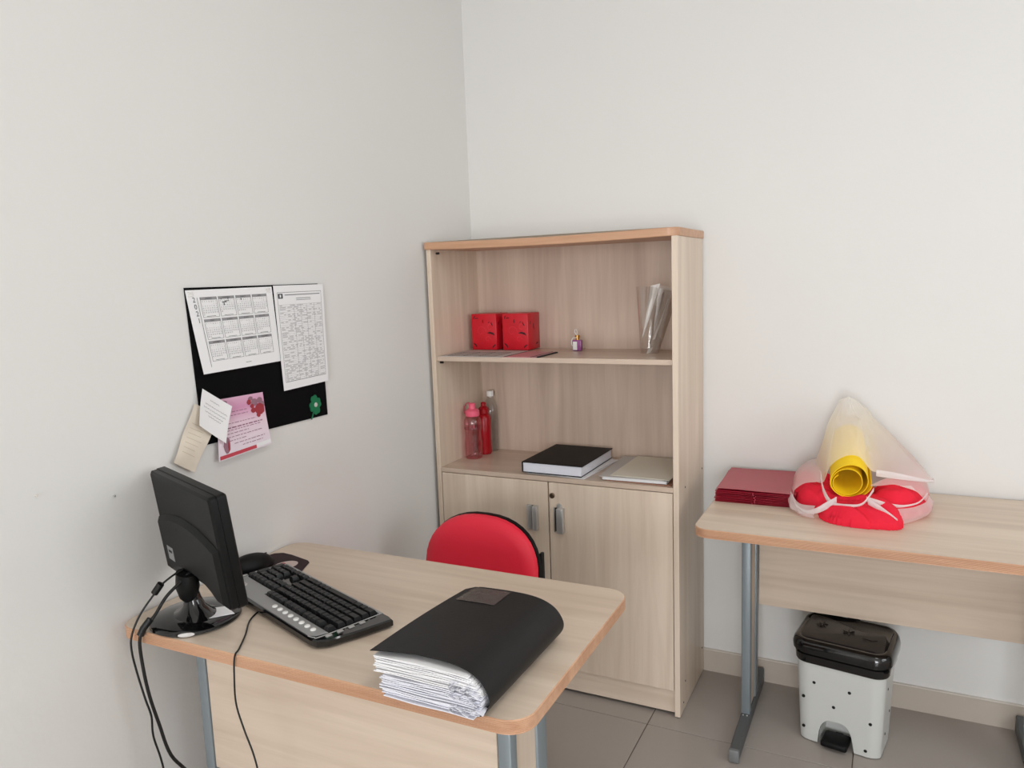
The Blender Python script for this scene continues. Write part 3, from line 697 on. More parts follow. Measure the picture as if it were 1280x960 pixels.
# mouse pad
t = thing('mouse_pad', 'dark mouse pad with pale oval print at far left of desk', 'mouse pad', (0.10, -1.29, ZD))
pad = [(0.012, -1.37), (0.015, -1.215), (0.022, -1.195), (0.042, -1.183), (0.075, -1.186), (0.145, -1.203), (0.158, -1.212), (0.163, -1.225), (0.196, -1.30), (0.190, -1.34), (0.16, -1.385), (0.03, -1.385)]
B().prism(pad, ZD, ZD + 0.002, bev=0.0006).build('pad', 'maroon', t, world=True)
b = B(); b.lathe([(0.026, 0), (0.026, 0.0003)], (0, 0, 0), 20).xf(Matrix.Translation((0.114, -1.252, ZD + 0.0021)) @ Matrix.Rotation(R(-20), 4, 'Z') @ Matrix.Diagonal((1.0, 1.25, 1, 1)))
b.build('printed_oval', 'oval', t, world=True)
B().lathe([(0.008, 0), (0.008, 0.0003)], (0.101, -1.250, ZD + 0.0026), 10).build('printed_dot', 'stripe', t, world=True)
# mouse
t = thing('computer_mouse', 'black computer mouse on the mouse pad beside the keyboard', 'mouse', (0.054, -1.310, ZD + 0.0022), R(-14))
def ms(sc_, z0, z1, nn=10, yoff=0):
    rings = []
    for i in range(nn + 1):
        tt = i / nn; k_ = math.sqrt(max(0.0, 1 - (tt * 0.985) ** 2.2))
        rings.append([(0.033 * sc_ * k_ * math.cos(a) * (0.9 + 0.1 * math.cos(a * 2)), 0.064 * sc_ * k_ * math.sin(a) - 0.006 * tt, z0 + (z1 - z0) * tt) for a in [2 * math.pi * j / 28 for j in range(28)]])
    return rings
B().loft([[(x_ * 0.9, y_ * 0.93, 0) for x_, y_, z_ in ms(1, 0, 0.01)[0]]] + ms(1, 0.004, 0.042)).build('shell', 'black', t)
B().box(-0.0007, 0.0007, 0.018, 0.046, 0.0275, 0.033).build('button_gap', 'slot', t)
B().lathe([(0.004, -0.003), (0.0075, -0.002), (0.0075, 0.002), (0.004, 0.003)], (0, 0.028, 0.024), 14, axis=0).build('scroll_wheel', 'cap_grey', t)
# keyboard (user sits on the far side; local +x is the user's right, +y away from the user)
kb = thing('computer_keyboard', 'black and silver multimedia keyboard on the desk beside the monitor', 'keyboard', (0.319, -1.429, ZD + 0.0025), R(160))
outl = [(0.222, -0.084), (0.232, -0.074), (0.232, 0.078), (0.224, 0.085), (-0.205, 0.085), (-0.222, 0.080), (-0.236, 0.060), (-0.246, 0.0), (-0.252, -0.060), (-0.254, -0.080), (-0.236, -0.084)]
B().prism(outl, 0.0, 0.0165, bev=0.003).build('casing', 'blackg', kb)
sil = [(-0.208, 0.046), (0.076, 0.046), (0.076, 0.0245), (0.213, 0.0245), (0.213, 0.080), (-0.190, 0.080), (-0.203, 0.070)]
B().prism(sil, 0.0160, 0.0180, bev=0.0006).build('silver_panel', 'silver', kb)
B().prism([(-0.215, -0.082), (0.215, -0.082), (0.214, -0.0755), (-0.214, -0.0755)], 0.0158, 0.0178, bev=0.0005).build('silver_edge', 'silver', kb)
for sx_ in (-1, 1):
    B().tube([(sx_ * 0.2125, -0.080, 0.0168), (sx_ * 0.2125, 0.06, 0.0168), (sx_ * 0.205, 0.076, 0.0168), (sx_ * 0.19, 0.081, 0.0168)], 0.0011, 6).build('trim_line', 'chrome', kb)
def keymesh(w_):
    h = 0.0088; q = 0.0178 / 2; a = w_ / 2
    b = B(); b.loft([rr_(a, q, 0, 0), rr_(a - 0.0008, q - 0.0008, 0.004, 0), rr_(a - 0.0026, q - 0.0028, h, 0.0005)])
    return b
def rr_(a, q, z_, sh):
    return [(-a, -q + sh, z_), (a, -q + sh, z_), (a, q + sh - 0.0, z_), (-a, q + sh, z_)]
km = {}
U = 0.0185
def putkey(x0, y_, wu=1.0, hu=1.0):
    k_ = (round(wu, 3), hu)
    w_ = wu * U - 0.0010
    if k_ not in km:
        o = keymesh(w_).build('key', 'key', kb); km[k_] = o
        if hu > 1: o.scale = (1, 1 + (hu - 1) * 1.05, 1)
    else:
        o = km[k_].copy(); C.objects.link(o); o.parent = kb
    o.location = (x0 + wu * U / 2, y_, 0.0163)
X0 = -0.207; RW = [0.036, 0.0125, -0.0065, -0.0255, -0.0445, -0.0635]
putkey(X0, RW[0])
for g_ in range(3):
    for i in range(4): putkey(X0 + (2 + g_ * 4.5 + i) * U - 0.002, RW[0])
rows = {1: [1] * 13 + [2], 2: [1.5] + [1] * 12 + [1.5], 3: [1.75] + [1] * 11 + [2.25], 4: [2.25] + [1] * 10 + [2.75], 5: [1.5, 1, 1.25, 6, 1.25, 1, 1, 2]}
for r_, ws in rows.items():
    x_ = X0
    for w_ in ws: putkey(x_, RW[r_], w_); x_ += w_ * U
for r_ in (1, 2):
    for i in range(3): putkey(0.0775 + i * U, RW[r_])
putkey(0.0775 + U, RW[4])
for i in range(3): putkey(0.0775 + i * U, RW[5])
for r_ in (1, 2, 3, 4):
    for i in range(3): putkey(0.139 + i * U, RW[r_])
putkey(0.139, RW[5], 2); putkey(0.139 + 2 * U, RW[5])
putkey(0.139 + 3 * U, RW[1]); putkey(0.139 + 3 * U, (RW[2] + RW[3]) / 2, 1, 2.0); putkey(0.139 + 3 * U, (RW[4] + RW[5]) / 2, 1, 2.0)
bt = None
for i in range(8):
    if bt is None: bt = B().lathe([(0.0062, 0.0), (0.0062, 0.0022), (0.0045, 0.0034)], (0, 0, 0), 14).build('round_button', 'white', kb)
    else: bt = bt.copy(); C.objects.link(bt); bt.parent = kb
    bt.location = (-0.176 + i * 0.0240, 0.0615, 0.0175)
sb = None
for sx_ in (-1, 1):
    for i in range(4):
        if sb is None: sb = B().box(-0.0035, 0.0035, -0.0065, 0.0065, 0, 0.003, 0.001).build('side_button', 'chrome', kb)
        else: sb = sb.copy(); C.objects.link(sb); sb.parent = kb
        sb.location = (sx_ * 0.2215, 0.052 - i * 0.026, 0.016)
b = B()
for rr2, ph in ((0.014, 0.2), (0.010, 1.4)):
    b.tube([(0.176 + rr2 * 1.3 * math.cos(a + ph), 0.054 + rr2 * 0.7 * math.sin(a + ph), 0.0184) for a in (0, 0.8, 1.6, 2.4, 3.2, 4.0)], 0.0006, 5)
b.build('emblem', 'white', kb)
for i in range(2): B().box(0.115 + i * 0.02, 0.125 + i * 0.02, 0.060, 0.0605, 0.0180, 0.0182).build('mark', 'inkl', kb)

# monitor : centre of its back face, seen from behind
mr_yaw, mr_t = -0.364, 0.11
mo = thing('computer_monitor', 'black flat monitor seen from behind on glossy round base', 'monitor', (0.150, -1.560, ZD))
aV = Vector((math.cos(mr_yaw), math.sin(mr_yaw), 0)); bV = Vector((math.sin(mr_yaw), -math.cos(mr_yaw), 0))   # right, back (towards camera)
uV = Vector((0, 0, 1)) * math.cos(mr_t) + bV * math.sin(mr_t); nV = aV.cross(uV)      # nV points backwards (towards the camera)
Cc = Vector((0.184, -1.598, 0.940)); MW, MH = 0.345, 0.238
def mp_(x_, z_, d_): return tuple(Cc + aV * x_ + uV * z_ + nV * d_)
if nV.dot(bV) < 0: nV = -nV
def ringm(hw0, hw1, z0, z1, d_, r_=0.008):
    return [mp_(p[0], p[1], d_) for p in rrect(-hw0, hw1, z0, z1, r_, 4)]
hw, hh = MW / 2, MH / 2
# silhouette of shell with the neck cut-out along the bottom
def shell_poly(e=0.0):
    P = rrect(-hw + e, hw - e, -hh + e, hh - e, 0.010, 4)
    out = []
    for i, p in enumerate(P):
        q = P[(i + 1) % len(P)]; out.append(p)
        if abs(q[0] - p[0]) > 0.2 and p[1] < 0:      # bottom edge, going +x
            for k_ in range(1, 20):
                x_ = p[0] + (q[0] - p[0]) * k_ / 20
                c = max(0, 1 - (x_ / 0.115) ** 2)
                out.append((x_, p[1] + 0.026 * c ** 0.6))
    return out
sp = shell_poly(); sp2 = inset(sp, 0.006)
B().loft([[mp_(p[0], p[1], -0.016) for p in sp], [mp_(p[0], p[1], -0.004) for p in sp], [mp_(p[0], p[1], 0.0) for p in sp2]]).build('back_shell', 'black', mo, world=True, ang=25)
fb = rrect(-hw - 0.001, hw + 0.001, -hh - 0.001, hh + 0.001, 0.008, 4)
B().loft([[mp_(p[0], p[1], -0.036) for p in inset(fb, 0.003)], [mp_(p[0], p[1], -0.033) for p in fb], [mp_(p[0], p[1], -0.0165) for p in fb]]).build('bezel', 'black', mo, world=True)
B().loft([[mp_(p[0], p[1], -0.0372) for p in rrect(-hw + 0.016, hw - 0.016, -hh + 0.02, hh - 0.015, 0.001, 1)], [mp_(p[0], p[1], -0.0362) for p in rrect(-hw + 0.016, hw - 0.016, -hh + 0.02, hh - 0.015, 0.001, 1)]]).build('screen', 'screen', mo, world=True)
# raised lower bulge of the shell with its arched upper edge
bul = []
for k_ in range(25):
    x_ = -hw + 0.004 + (MW - 0.008) * k_ / 24
    bul.append((x_, 0.010 + 0.030 * (1 - (x_ / hw) ** 2)))
low = []
for k_ in range(25):
    x_ = hw - 0.004 - (MW - 0.008) * k_ / 24
    c = max(0, 1 - (x_ / 0.118) ** 2); low.append((x_, -hh + 0.004 + 0.026 * c ** 0.6))
pb = (bul + low)[::-1]; pb2 = inset(pb, 0.011)
B().loft([[mp_(p[0], p[1], -0.001) for p in pb], [mp_(p[0], p[1], 0.001) for p in pb], [mp_(p[0], p[1], 0.009) for p in pb2]]).build('lower_bulge', 'black', mo, world=True, ang=25)
# sticker and screw holes
def onback(x0, x1, z0, z1, d0, d1): return B().loft([[mp_(p[0], p[1], d0) for p in ((x0, z0), (x1, z0), (x1, z1), (x0, z1))], [mp_(p[0], p[1], d1) for p in ((x0, z0), (x1, z0), (x1, z1), (x0, z1))]])
onback(-0.128, -0.092, -0.078, -0.046, 0.0092, 0.0096).build('sticker', 'silver', mo, world=True)
onback(-0.120, -0.100, -0.060, -0.054, 0.0097, 0.0099).build('sticker_mark', 'inkd', mo, world=True)
for x_, z_ in ((-0.04, 0.01), (0.04, 0.01)):
    B().loft([[mp_(x_ + 0.0035 * math.cos(a), z_ + 0.0035 * math.sin(a), dd) for a in [k2 * 0.785 for k2 in range(8)]] for dd in (0.0085, 0.0095)]).build('screw', 'slot', mo, world=True)
# neck
bc = Vector((0.150, -1.568, ZD))
def ov(c, ra, rb, n=20): return [tuple(c + aV * ra * math.cos(2 * math.pi * i / n) + bV * rb * math.sin(2 * math.pi * i / n)) for i in range(n)]
nk = [(0.0, 0.070, 0.050, 0.010), (0.0, 0.048, 0.034, 0.018), (0.002, 0.030, 0.022, 0.034), (0.004, 0.024, 0.017, 0.052), (0.008, 0.023, 0.015, 0.075), (0.010, 0.024, 0.014, 0.090)]
B().loft([ov(bc + Vector((0, 0, z_)) + bV * off, ra, rb) for off, ra, rb, z_ in nk]).build('neck', 'blackg', mo, world=True)
hg = bc + bV * 0.012 + Vector((0, 0, 0.078))
B().loft([ov(hg + Vector((0, 0, z_)), ra, rb) for z_, ra, rb in ((-0.034, 0.014, 0.010), (-0.024, 0.024, 0.018), (0.0, 0.032, 0.024), (0.030, 0.034, 0.020))]).build('hinge_cover', 'black', mo, world=True)
B().lathe([(0.090, 0.0), (0.095, 0.003), (0.094, 0.009), (0.087, 0.0125), (0.05, 0.0135)], tuple(bc), 56).build('round_base', 'blackg', mo, world=True)
em = bc + Vector((0.095 * math.cos(R(-53)), 0.095 * math.sin(R(-53)), 0.006))
dd = Vector((math.cos(R(-53)), math.sin(R(-53)), 0)); tt_ = Vector((-dd.y, dd.x, 0))
B().loft([[tuple(em + tt_ * 0.017 * math.cos(a) + Vector((0, 0, 1)) * 0.0042 * math.sin(a) + dd * o_ - dd * (1 - math.cos(0.15 * math.cos(a))) * 0.113) for a in [k_ * math.pi / 10 for k_ in range(20)]] for o_ in (-0.002, 0.0012)]).build('emblem', 'chrome', mo, world=True)
# white paper lying on the base
t = thing('folded_paper', 'small folded white paper lying on the monitor base', 'paper', (0.2, -1.56, ZD + 0.0135))
z_ = ZD + 0.0142
B().prism([(0.168, -1.540), (0.190, -1.520), (0.238, -1.541), (0.196, -1.590)][::-1], z_, z_ + 0.0008).build('sheet', 'paper', t, world=True)
# cables
def cable(name, label, pts_, r_, ferr=None):
    t = thing(name, label, 'cable', pts_[0])
    B().tube(pts_, r_, 8).build('wire', 'rubber', t, world=True)
    if ferr: B().tube(ferr, 0.0075, 12, smooth=False).build('ferrite', 'rubber', t, world=True)
cable('monitor_cable', 'thick black cable with ferrite at desk edge hanging from the monitor', [(0.160, -1.572, 0.855), (0.153, -1.600, 0.838), (0.137, -1.628, 0.812), (0.118, -1.645, 0.775), (0.104, -1.662, 0.752), (0.099, -1.673, 0.725), (0.100, -1.672, 0.66), (0.105, -1.668, 0.60), (0.108, -1.655, 0.53), (0.116, -1.640, 0.45), (0.128, -1.60, 0.37), (0.15, -1.55, 0.20), (0.17, -1.50, 0.02)], 0.0036,
      [(0.112, -1.652, 0.768), (0.1035, -1.664, 0.752), (0.100, -1.671, 0.738)])
cable('power_cable', 'thin black cable with high ferrite hanging from the monitor', [(0.140, -1.575, 0.858), (0.131, -1.605, 0.848), (0.119, -1.627, 0.832), (0.108, -1.634, 0.816), (0.085, -1.655, 0.775), (0.076, -1.673, 0.735), (0.074, -1.676, 0.70), (0.078, -1.672, 0.65), (0.090, -1.668, 0.59), (0.098, -1.664, 0.55), (0.092, -1.660, 0.50), (0.098, -1.650, 0.43), (0.105, -1.640, 0.30), (0.11, -1.60, 0.015)], 0.0022,
      [(0.122, -1.626, 0.838), (0.109, -1.634, 0.818)])
cable('keyboard_cable', 'thin black cable running from the keyboard over the desk front edge', [(0.262, -1.462, ZD + 0.0022), (0.258, -1.490, ZD + 0.0022), (0.275, -1.535, ZD + 0.0022), (0.318, -1.590, ZD + 0.0022), (0.352, -1.640, ZD + 0.0022), (0.362, -1.6615, ZD - 0.002), (0.359, -1.664, 0.700), (0.357, -1.664, 0.640), (0.368, -1.660, 0.585), (0.384, -1.658, 0.54), (0.392, -1.656, 0.50), (0.392, -1.65, 0.45), (0.39, -1.62, 0.30), (0.37, -1.52, 0.02)], 0.0018)
# black binder with papers
bi = thing('folded_binder', 'black flexible binder bulging with white papers on the desk', 'binder', (0.712, -1.668, ZD), R(-0.5))
LEN = 0.312
prof = [(0.205, 0.0008), (0.150, 0.0008), (0.02, 0.0008)]
top = [(-0.006, 0.083), (0.03, 0.0855), (0.07, 0.087), (0.11, 0.0875), (0.15, 0.086), (0.18, 0.080), (0.203, 0.068), (0.217, 0.050), (0.221, 0.033), (0.214, 0.015), (0.200, 0.004), (0.175, 0.001), (0.10, 0.001), (0.01, 0.001)]
def cr(P, t_):
    n = len(P) - 1; s_ = min(t_ * n, n - 1e-6); i = int(s_); q = s_ - i
    p0, p1, p2, p3 = P[max(i - 1, 0)], P[i], P[i + 1], P[min(i + 2, n)]
    return tuple(0.5 * ((2 * p1[a]) + (-p0[a] + p2[a]) * q + (2 * p0[a] - 5 * p1[a] + 4 * p2[a] - p3[a]) * q * q + (-p0[a] + 3 * p1[a] - 3 * p2[a] + p3[a]) * q ** 3) for a in (0, 1))
def cov(u, v):
    x_, z_ = cr(top, u)
    y_ = 0.006 + v * (LEN - 0.006)
    k_ = 1 - 0.05 * v if z_ > 0.02 else 1
    lift_ = 0.004 * math.sin(math.pi * v) * max(0, 1 - u * 4)
    zz_ = max(0.0022 if u < 0.8 else 0.0012, z_ * k_ + lift_)
    if u < 0.18: y_ -= 0.012 * (1 - u / 0.18) * (1 - v) - 0.0
    rc = max(0, v - 0.93) / 0.07
    xx_ = x_ + (0.012 * rc * rc if u < 0.05 else 0) - 0.018 * v * (0 if u > 0.3 else (1 - u / 0.3)) * -1
    return (xx_, y_, zz_ + 0.0005)
B().grid(cov, 70, 16, -0.0012).build('cover', 'folderblk', bi, ang=60)
def onc(u0, u1, v0, v1, e):
    return lambda a, b_: tuple(Vector(cov(u0 + (u1 - u0) * a, v0 + (v1 - v0) * b_)) + Vector((0, 0, e)))
B().grid(onc(0.045, 0.225, 0.74, 0.97, 0.0024), 8, 6, 0.0003).build('label_pocket', 'pocket', bi)
def pages(n0, n1, NT, jit, xl):
    b = B()
    for i in range(n0, n1):
        k_ = (i + 0.5) / NT; zt = 0.079 * k_ + 0.003; th_ = 0.079 / NT * 0.72
        EZ = [(0.0, 0.196), (0.006, 0.203), (0.015, 0.211), (0.033, 0.2175), (0.05, 0.2135), (0.067, 0.199), (0.078, 0.176), (0.09, 0.15)]
        zq = zt * 0.93
        for (za, xa), (zb, xb) in zip(EZ, EZ[1:]):
            if za <= zq <= zb: xe = xa + (xb - xa) * (zq - za) / (zb - za) - 0.0035
        x0_ = xl + random.uniform(-jit, jit); y0_ = random.uniform(-0.006, 0.002)
        wv = random.uniform(0, 6); am = random.uniform(0.0004, 0.0012)
        seg = 14; P0 = []
        for s_ in range(seg + 1):
            q = s_ / seg; x_ = x0_ + (xe - x0_) * q
            droop = -0.022 * max(0, q - 0.6) ** 1.5 * k_ + am * math.sin(wv + 9 * q) - 0.004 * (1 - q) * k_
            P0.append((x_, max(0.0028, zt + droop)))
        ring = [(p[0], p[1]) for p in P0] + [(p[0], p[1] + th_) for p in P0[::-1]]
        b.loft([[(p[0], y0_, p[1]) for p in ring], [(p[0], LEN - 0.02, p[1] * 0.945 + 0.0004) for p in ring]])
    return b
o = pages(0, 17, 32, 0.006, 0.012).build('papers', 'paperb', bi, ang=60); o['kind'] = 'stuff'
o = pages(17, 31, 32, 0.003, 0.000).build('papers', 'paper', bi, ang=60); o['kind'] = 'stuff'
b = B()
for i in range(60):      # dog-eared and crumpled corners near the spine
    xx = random.uniform(0.150, 0.205); zc_ = random.uniform(0.010, 0.060); L_ = random.uniform(0.006, 0.016); a = random.uniform(-0.3, 1.1)
    if abs((xx - 0.15) / 0.06) ** 2 + abs((zc_ - 0.038) / 0.036) ** 2 > 1.25: continue
    d2 = (L_ * math.cos(a), L_ * math.sin(a)); y0_ = -0.006 - random.uniform(0, 0.006)
    b.loft([[(xx, y0_, zc_), (xx + d2[0], y0_ - 0.002, zc_ + d2[1]), (xx + d2[0] + 0.001, y0_ - 0.002, zc_ + d2[1] + 0.0010), (xx + 0.001, y0_, zc_ + 0.001)],
            [(xx - 0.002, y0_ + 0.02, zc_), (xx + d2[0] - 0.003, y0_ + 0.02, zc_ + d2[1] * 0.7), (xx + d2[0] - 0.003, y0_ + 0.02, zc_ + d2[1] * 0.7 + 0.001), (xx - 0.002, y0_ + 0.02, zc_ + 0.001)]])
o = b.build('crumpled_corners', 'paperb', bi); o['kind'] = 'stuff'

# ------------------------------------------------------------------ chair
ch = thing('office_chair', 'red vinyl office chair with rounded backrest tucked behind the desk', 'chair', (0.408, -0.86, 0))
def blob(cx, cy, cz, a, bq, th, front, rings=8, n=40, tilt=0, e=2.4):
    """cushion: superellipse outline in the plane, domed on one side"""
    R_ = []
    def se(t, s1, s2):
        c, s_ = math.cos(t), math.sin(t)
        return (s1 * math.copysign(abs(c) ** (2 / e), c), s2 * math.copysign(abs(s_) ** (2 / e), s_))
    prof_ = [(0.0, 0.02), (0.0, 0.6), (0, 0.97), (0.25, 1.0), (0.55, 0.99), (0.80, 0.93), (0.93, 0.80), (0.985, 0.55), (1.0, 0.2), (1.0, 0.02)]
    for h, s_ in prof_:
        R_.append([front(*se(2 * math.pi * i / n, a * s_, bq * s_), h * th) for i in range(n)])
    return R_
lean = R(9)
def fb_(x_, z_, h):   # backrest, its front facing the desk (-y)
    cv = 0.35 * x_ * x_
    y_ = -0.165 * 0 + 0.135 - h - cv + z_ * math.tan(lean)
    c_, s_ = math.cos(R(-4)), math.sin(R(-4))
    return (x_ * c_ - (y_ - 0.135) * s_, 0.135 + x_ * s_ + (y_ - 0.135) * c_, 0.588 + z_)
bk = B().loft(blob(0, 0, 0, 0.198, 0.160, 0.045, fb_, e=2.35)).build('backrest', 'red', ch)
B().loft([[fb_(*q_, h_) for q_ in [(s_ * 0.198 * math.copysign(abs(math.cos(t)) ** (2 / 2.35), math.cos(t)), s_ * 0.160 * math.copysign(abs(math.sin(t)) ** (2 / 2.35), math.sin(t))) for t in [2 * math.pi * i / 40 for i in range(40)]]] for s_, h_ in ((1.006, 0.008), (1.014, 0.002), (1.010, -0.006), (0.9, -0.018), (0.5, -0.024), (0.05, -0.026))]).build('back_shell', 'black', bk)
B().box(0.184, 0.194, 0.128, 0.150, 0.570, 0.655, 0.003).build('backrest_bracket', 'blackm', ch)
B().loft(blob(0, 0, 0, 0.215, 0.205, 0.05, lambda x_, y_, h: (x_, y_ - 0.10, 0.41 + h))).build('seat', 'red', ch)
B().box(-0.16, 0.16, -0.25, 0.05, 0.395, 0.412, 0.006).build('seat_pan', 'blackm', ch)
B().tube([(0, -0.02, 0.385), (0, 0.12, 0.375), (0, 0.185, 0.42), (0, 0.178, 0.58)], 0.018, 10, flat=0.5).build('back_support', 'blackm', ch)
B().lathe([(0.025, 0.09), (0.025, 0.25), (0.016, 0.252), (0.016, 0.39), (0.05, 0.395)], (0, -0.10, 0), 20).build('gas_column', 'blackm', ch)
for i in range(5):
    a = 2 * math.pi * i / 5 + 0.3; dx_, dy_ = math.cos(a), math.sin(a)
    lg = B().tube([(0, -0.10, 0.10), (dx_ * 0.14, -0.10 + dy_ * 0.14, 0.085), (dx_ * 0.22, -0.10 + dy_ * 0.22, 0.07)], 0.018, 8).build('leg', 'blackm', ch)
    B().lathe([(0.010, -0.022), (0.025, -0.018), (0.026, -0.004), (0.020, 0), (0.026, 0.004), (0.025, 0.018), (0.010, 0.022)], (dx_ * 0.22, -0.10 + dy_ * 0.22, 0.0265), 14, axis=1).build('caster', 'blackm', lg)
    B().tube([(dx_ * 0.22, -0.10 + dy_ * 0.22, 0.05), (dx_ * 0.22, -0.10 + dy_ * 0.22, 0.075)], 0.006, 6, smooth=False).build('caster_stem', 'chrome', lg)
# computer case under the desk
t = thing('computer_case', 'black computer case on the floor under the desk, glimpsed below its panel', 'computer', (0.235, -1.36, 0))
B().box(-0.085, 0.085, -0.16, 0.15, 0.012, 0.36, 0.004).build('housing', 'black', t)
B().box(-0.084, 0.084, 0.150, 0.165, 0.012, 0.36, 0.004).build('front_bezel', 'blackg', t)
for q in ((-0.06, -0.13), (0.06, -0.13), (-0.06, 0.12), (0.06, 0.12)): B().lathe([(0.012, 0), (0.012, 0.012)], (q[0], q[1], 0), 10).build('rubber_foot', 'rubber', t)
B().box(-0.06, 0.02, -0.164, -0.160, 0.26, 0.33, 0.001).build('fan_grille', 'metald', t)

# ------------------------------------------------------------------ folders on the side table
names = ['bottom one', 'second from bottom', 'third from bottom', 'fourth from bottom', 'fifth from bottom', 'fourth from top', 'third from top', 'second from top', 'topmost']
zf = 0.7405
for i, nm in enumerate(names):
    last = i == len(names) - 1
    h = 0.0036
    t = thing('document_folder', 'burgundy plastic folder, %s in the stack on the side table' % nm, 'folder', (1.128 + random.uniform(-.003, .003) + (0.004 if last else 0), -0.172 + random.uniform(-.004, .003) - (0.004 if last else 0), zf), R(2.2 + random.uniform(-.9, .9)), 'burgundy folders stacked on the side table')
    wx, wy = 0.117, 0.142
    def lay(z0, sgn, e_=0.0):
        def f_(u, v):
            x_ = -wx + 2 * wx * u; y_ = -wy + 2 * wy * v
            bump_ = 0.0010 * math.sin(math.pi * u) * sgn
            if last and sgn > 0: bump_ += 0.003 * (1 - v) ** 3 * (0.3 + 0.7 * abs(2 * u - 1)) + 0.0012 * math.sin(5 * u + 3 * v)
            return (x_, y_, z0 + bump_)
        return f_
    B().grid(lay(0.0012, -1), 8, 4, 0.0006).build('back_flap', 'folder', t, ang=60)
    B().grid(lay(h - 0.0002, 1), 12, 8, 0.0007).build('front_flap', 'folder', t, ang=60)
    B().box(wx - 0.002, wx, -wy, wy, 0.0008, h - 0.0004, 0.0004, 1).build('spine', 'folder', t)
    if not last: B().lathe([(0.0014, 0.0), (0.0014, 0.001)], (0.002 + random.uniform(-.008, .008), -wy - 0.0008, h / 2), 6, axis=1).build('snap', mat('snap_pink', srgb(190, 70, 90), 0.4) if i == 0 else bpy.data.materials['snap_pink'], t)
    zf += h + 0.0009
# ------------------------------------------------------------------ red cloth, yellow roll and plastic bag
t = thing('red_cloth', 'folded bright red fabric bundle lying in the plastic bag', 'fabric', (1.42, -0.28, 0.7405))
lumps = [(1.432, -0.355, 0.110, 0.092, 0.058, -0.03), (1.495, -0.385, 0.048, 0.055, 0.040, 0.1), (1.312, -0.250, 0.072, 0.105, 0.088, 0.5), (1.535, -0.225, 0.070, 0.115, 0.092, -0.35), (1.42, -0.22, 0.15, 0.13, 0.046, 0)]
def hgt(x_, y_):
    h = 0
    for cx_, cy_, rx, ry, hh_, ro in lumps:
        dx_, dy_ = x_ - cx_, y_ - cy_; c_, s_ = math.cos(ro), math.sin(ro)
        a_, b_ = (dx_ * c_ + dy_ * s_) / rx, (-dx_ * s_ + dy_ * c_) / ry
        q = 1 - (abs(a_) ** 2.4 + abs(b_) ** 2.4)
        if q > 0: h = max(h, hh_ * q ** 0.42) if h == 0 else (h ** 6 + (hh_ * q ** 0.42) ** 6) ** (1 / 6)
    return h
GX, GY = 110, 90
bmv = {}; b = B()
for i in range(GX + 1):
    for j in range(GY + 1):
        x_, y_ = 1.23 + 0.39 * i / GX, -0.45 + 0.38 * j / GY
        h = hgt(x_, y_)
        if h > 0:
            fo_ = noise.noise(Vector((x_ * 5 - 3 * y_, y_ * 26 + x_ * 11, 0))); fo2 = noise.noise(Vector((x_ * 22, y_ * 34, 4)))
            h = h * (1 + 0.30 * fo_ + 0.14 * fo2) - 0.014 * max(0, 1 - abs(fo_) * 7) * min(1, h / 0.03)
            bmv[(i, j)] = (x_, y_, h)
top_v = {}
for k_, (x_, y_, h) in bmv.items(): top_v[k_] = b.bm.verts.new((x_, y_, 0.7408 + max(0.0008, h)))
for i in range(GX):
    for j in range(GY):
        c4 = [(i, j), (i + 1, j), (i + 1, j + 1), (i, j + 1)]
        if all(c in top_v for c in c4): b.bm.faces.new([top_v[c] for c in c4])
bmesh.ops.delete(b.bm, geom=[v_ for v_ in b.bm.verts if not v_.link_faces], context='VERTS')
bed = [e_ for e_ in b.bm.edges if e_.is_boundary]
ret = bmesh.ops.extrude_edge_only(b.bm, edges=bed)
for v_ in ret['geom']:
    if isinstance(v_, bmesh.types.BMVert): v_.co.z = 0.7405
bmesh.ops.smooth_vert(b.bm, verts=[v_ for v_ in b.bm.verts if v_.co.z > 0.742], factor=0.5)
b.build('cloth', 'cloth', t, world=True, ang=80)
# spiral roll ends of the cloth
def spiral(A, Bp, r0, r1, turns, thick, n=70, ph=0.0, squash=1.0, wob=0.0):
    A, Bp = Vector(A), Vector(Bp); ax = (Bp - A).normalized(); s_ = ax.cross(Vector((0, 0, 1))).normalized(); u_ = s_.cross(ax)
    def f_(u, v):
        a = ph + 2 * math.pi * turns * u; r_ = r0 + (r1 - r0) * u + wob * math.sin(2.3 * a)
        return tuple(A.lerp(Bp, v) + s_ * r_ * math.cos(a) + u_ * r_ * squash * math.sin(a))
    return B().grid(f_, n, 6, thick)
# yellow roll
YA, YB_ = Vector((1.406, -0.356, 0.851)), Vector((1.386, -0.095, 0.916))
t = thing('yellow_roll', 'rolled bright yellow foam sheet sticking out of the plastic bag', 'roll', tuple(YA))
def ysp(u, v):
    a = 2.2 + 2 * math.pi * 2.6 * u; r_ = 0.031 + 0.026 * u ** 0.8
    ax = (YB_ - YA).normalized(); s_ = ax.cross(Vector((0, 0, 1))).normalized(); u_ = s_.cross(ax)
    ctr = s_ * (-0.014 * (1 - u)) + u_ * (-0.012 * (1 - u)) + s_ * 0.010 * max(0, math.sin(a - 0.4)) * u
    return tuple(YA.lerp(YB_, v) + ctr + s_ * r_ * math.cos(a) + u_ * r_ * math.sin(a))
B().grid(ysp, 110, 6, 0.0018).build('sheet', 'yellow', t, world=True, ang=60)
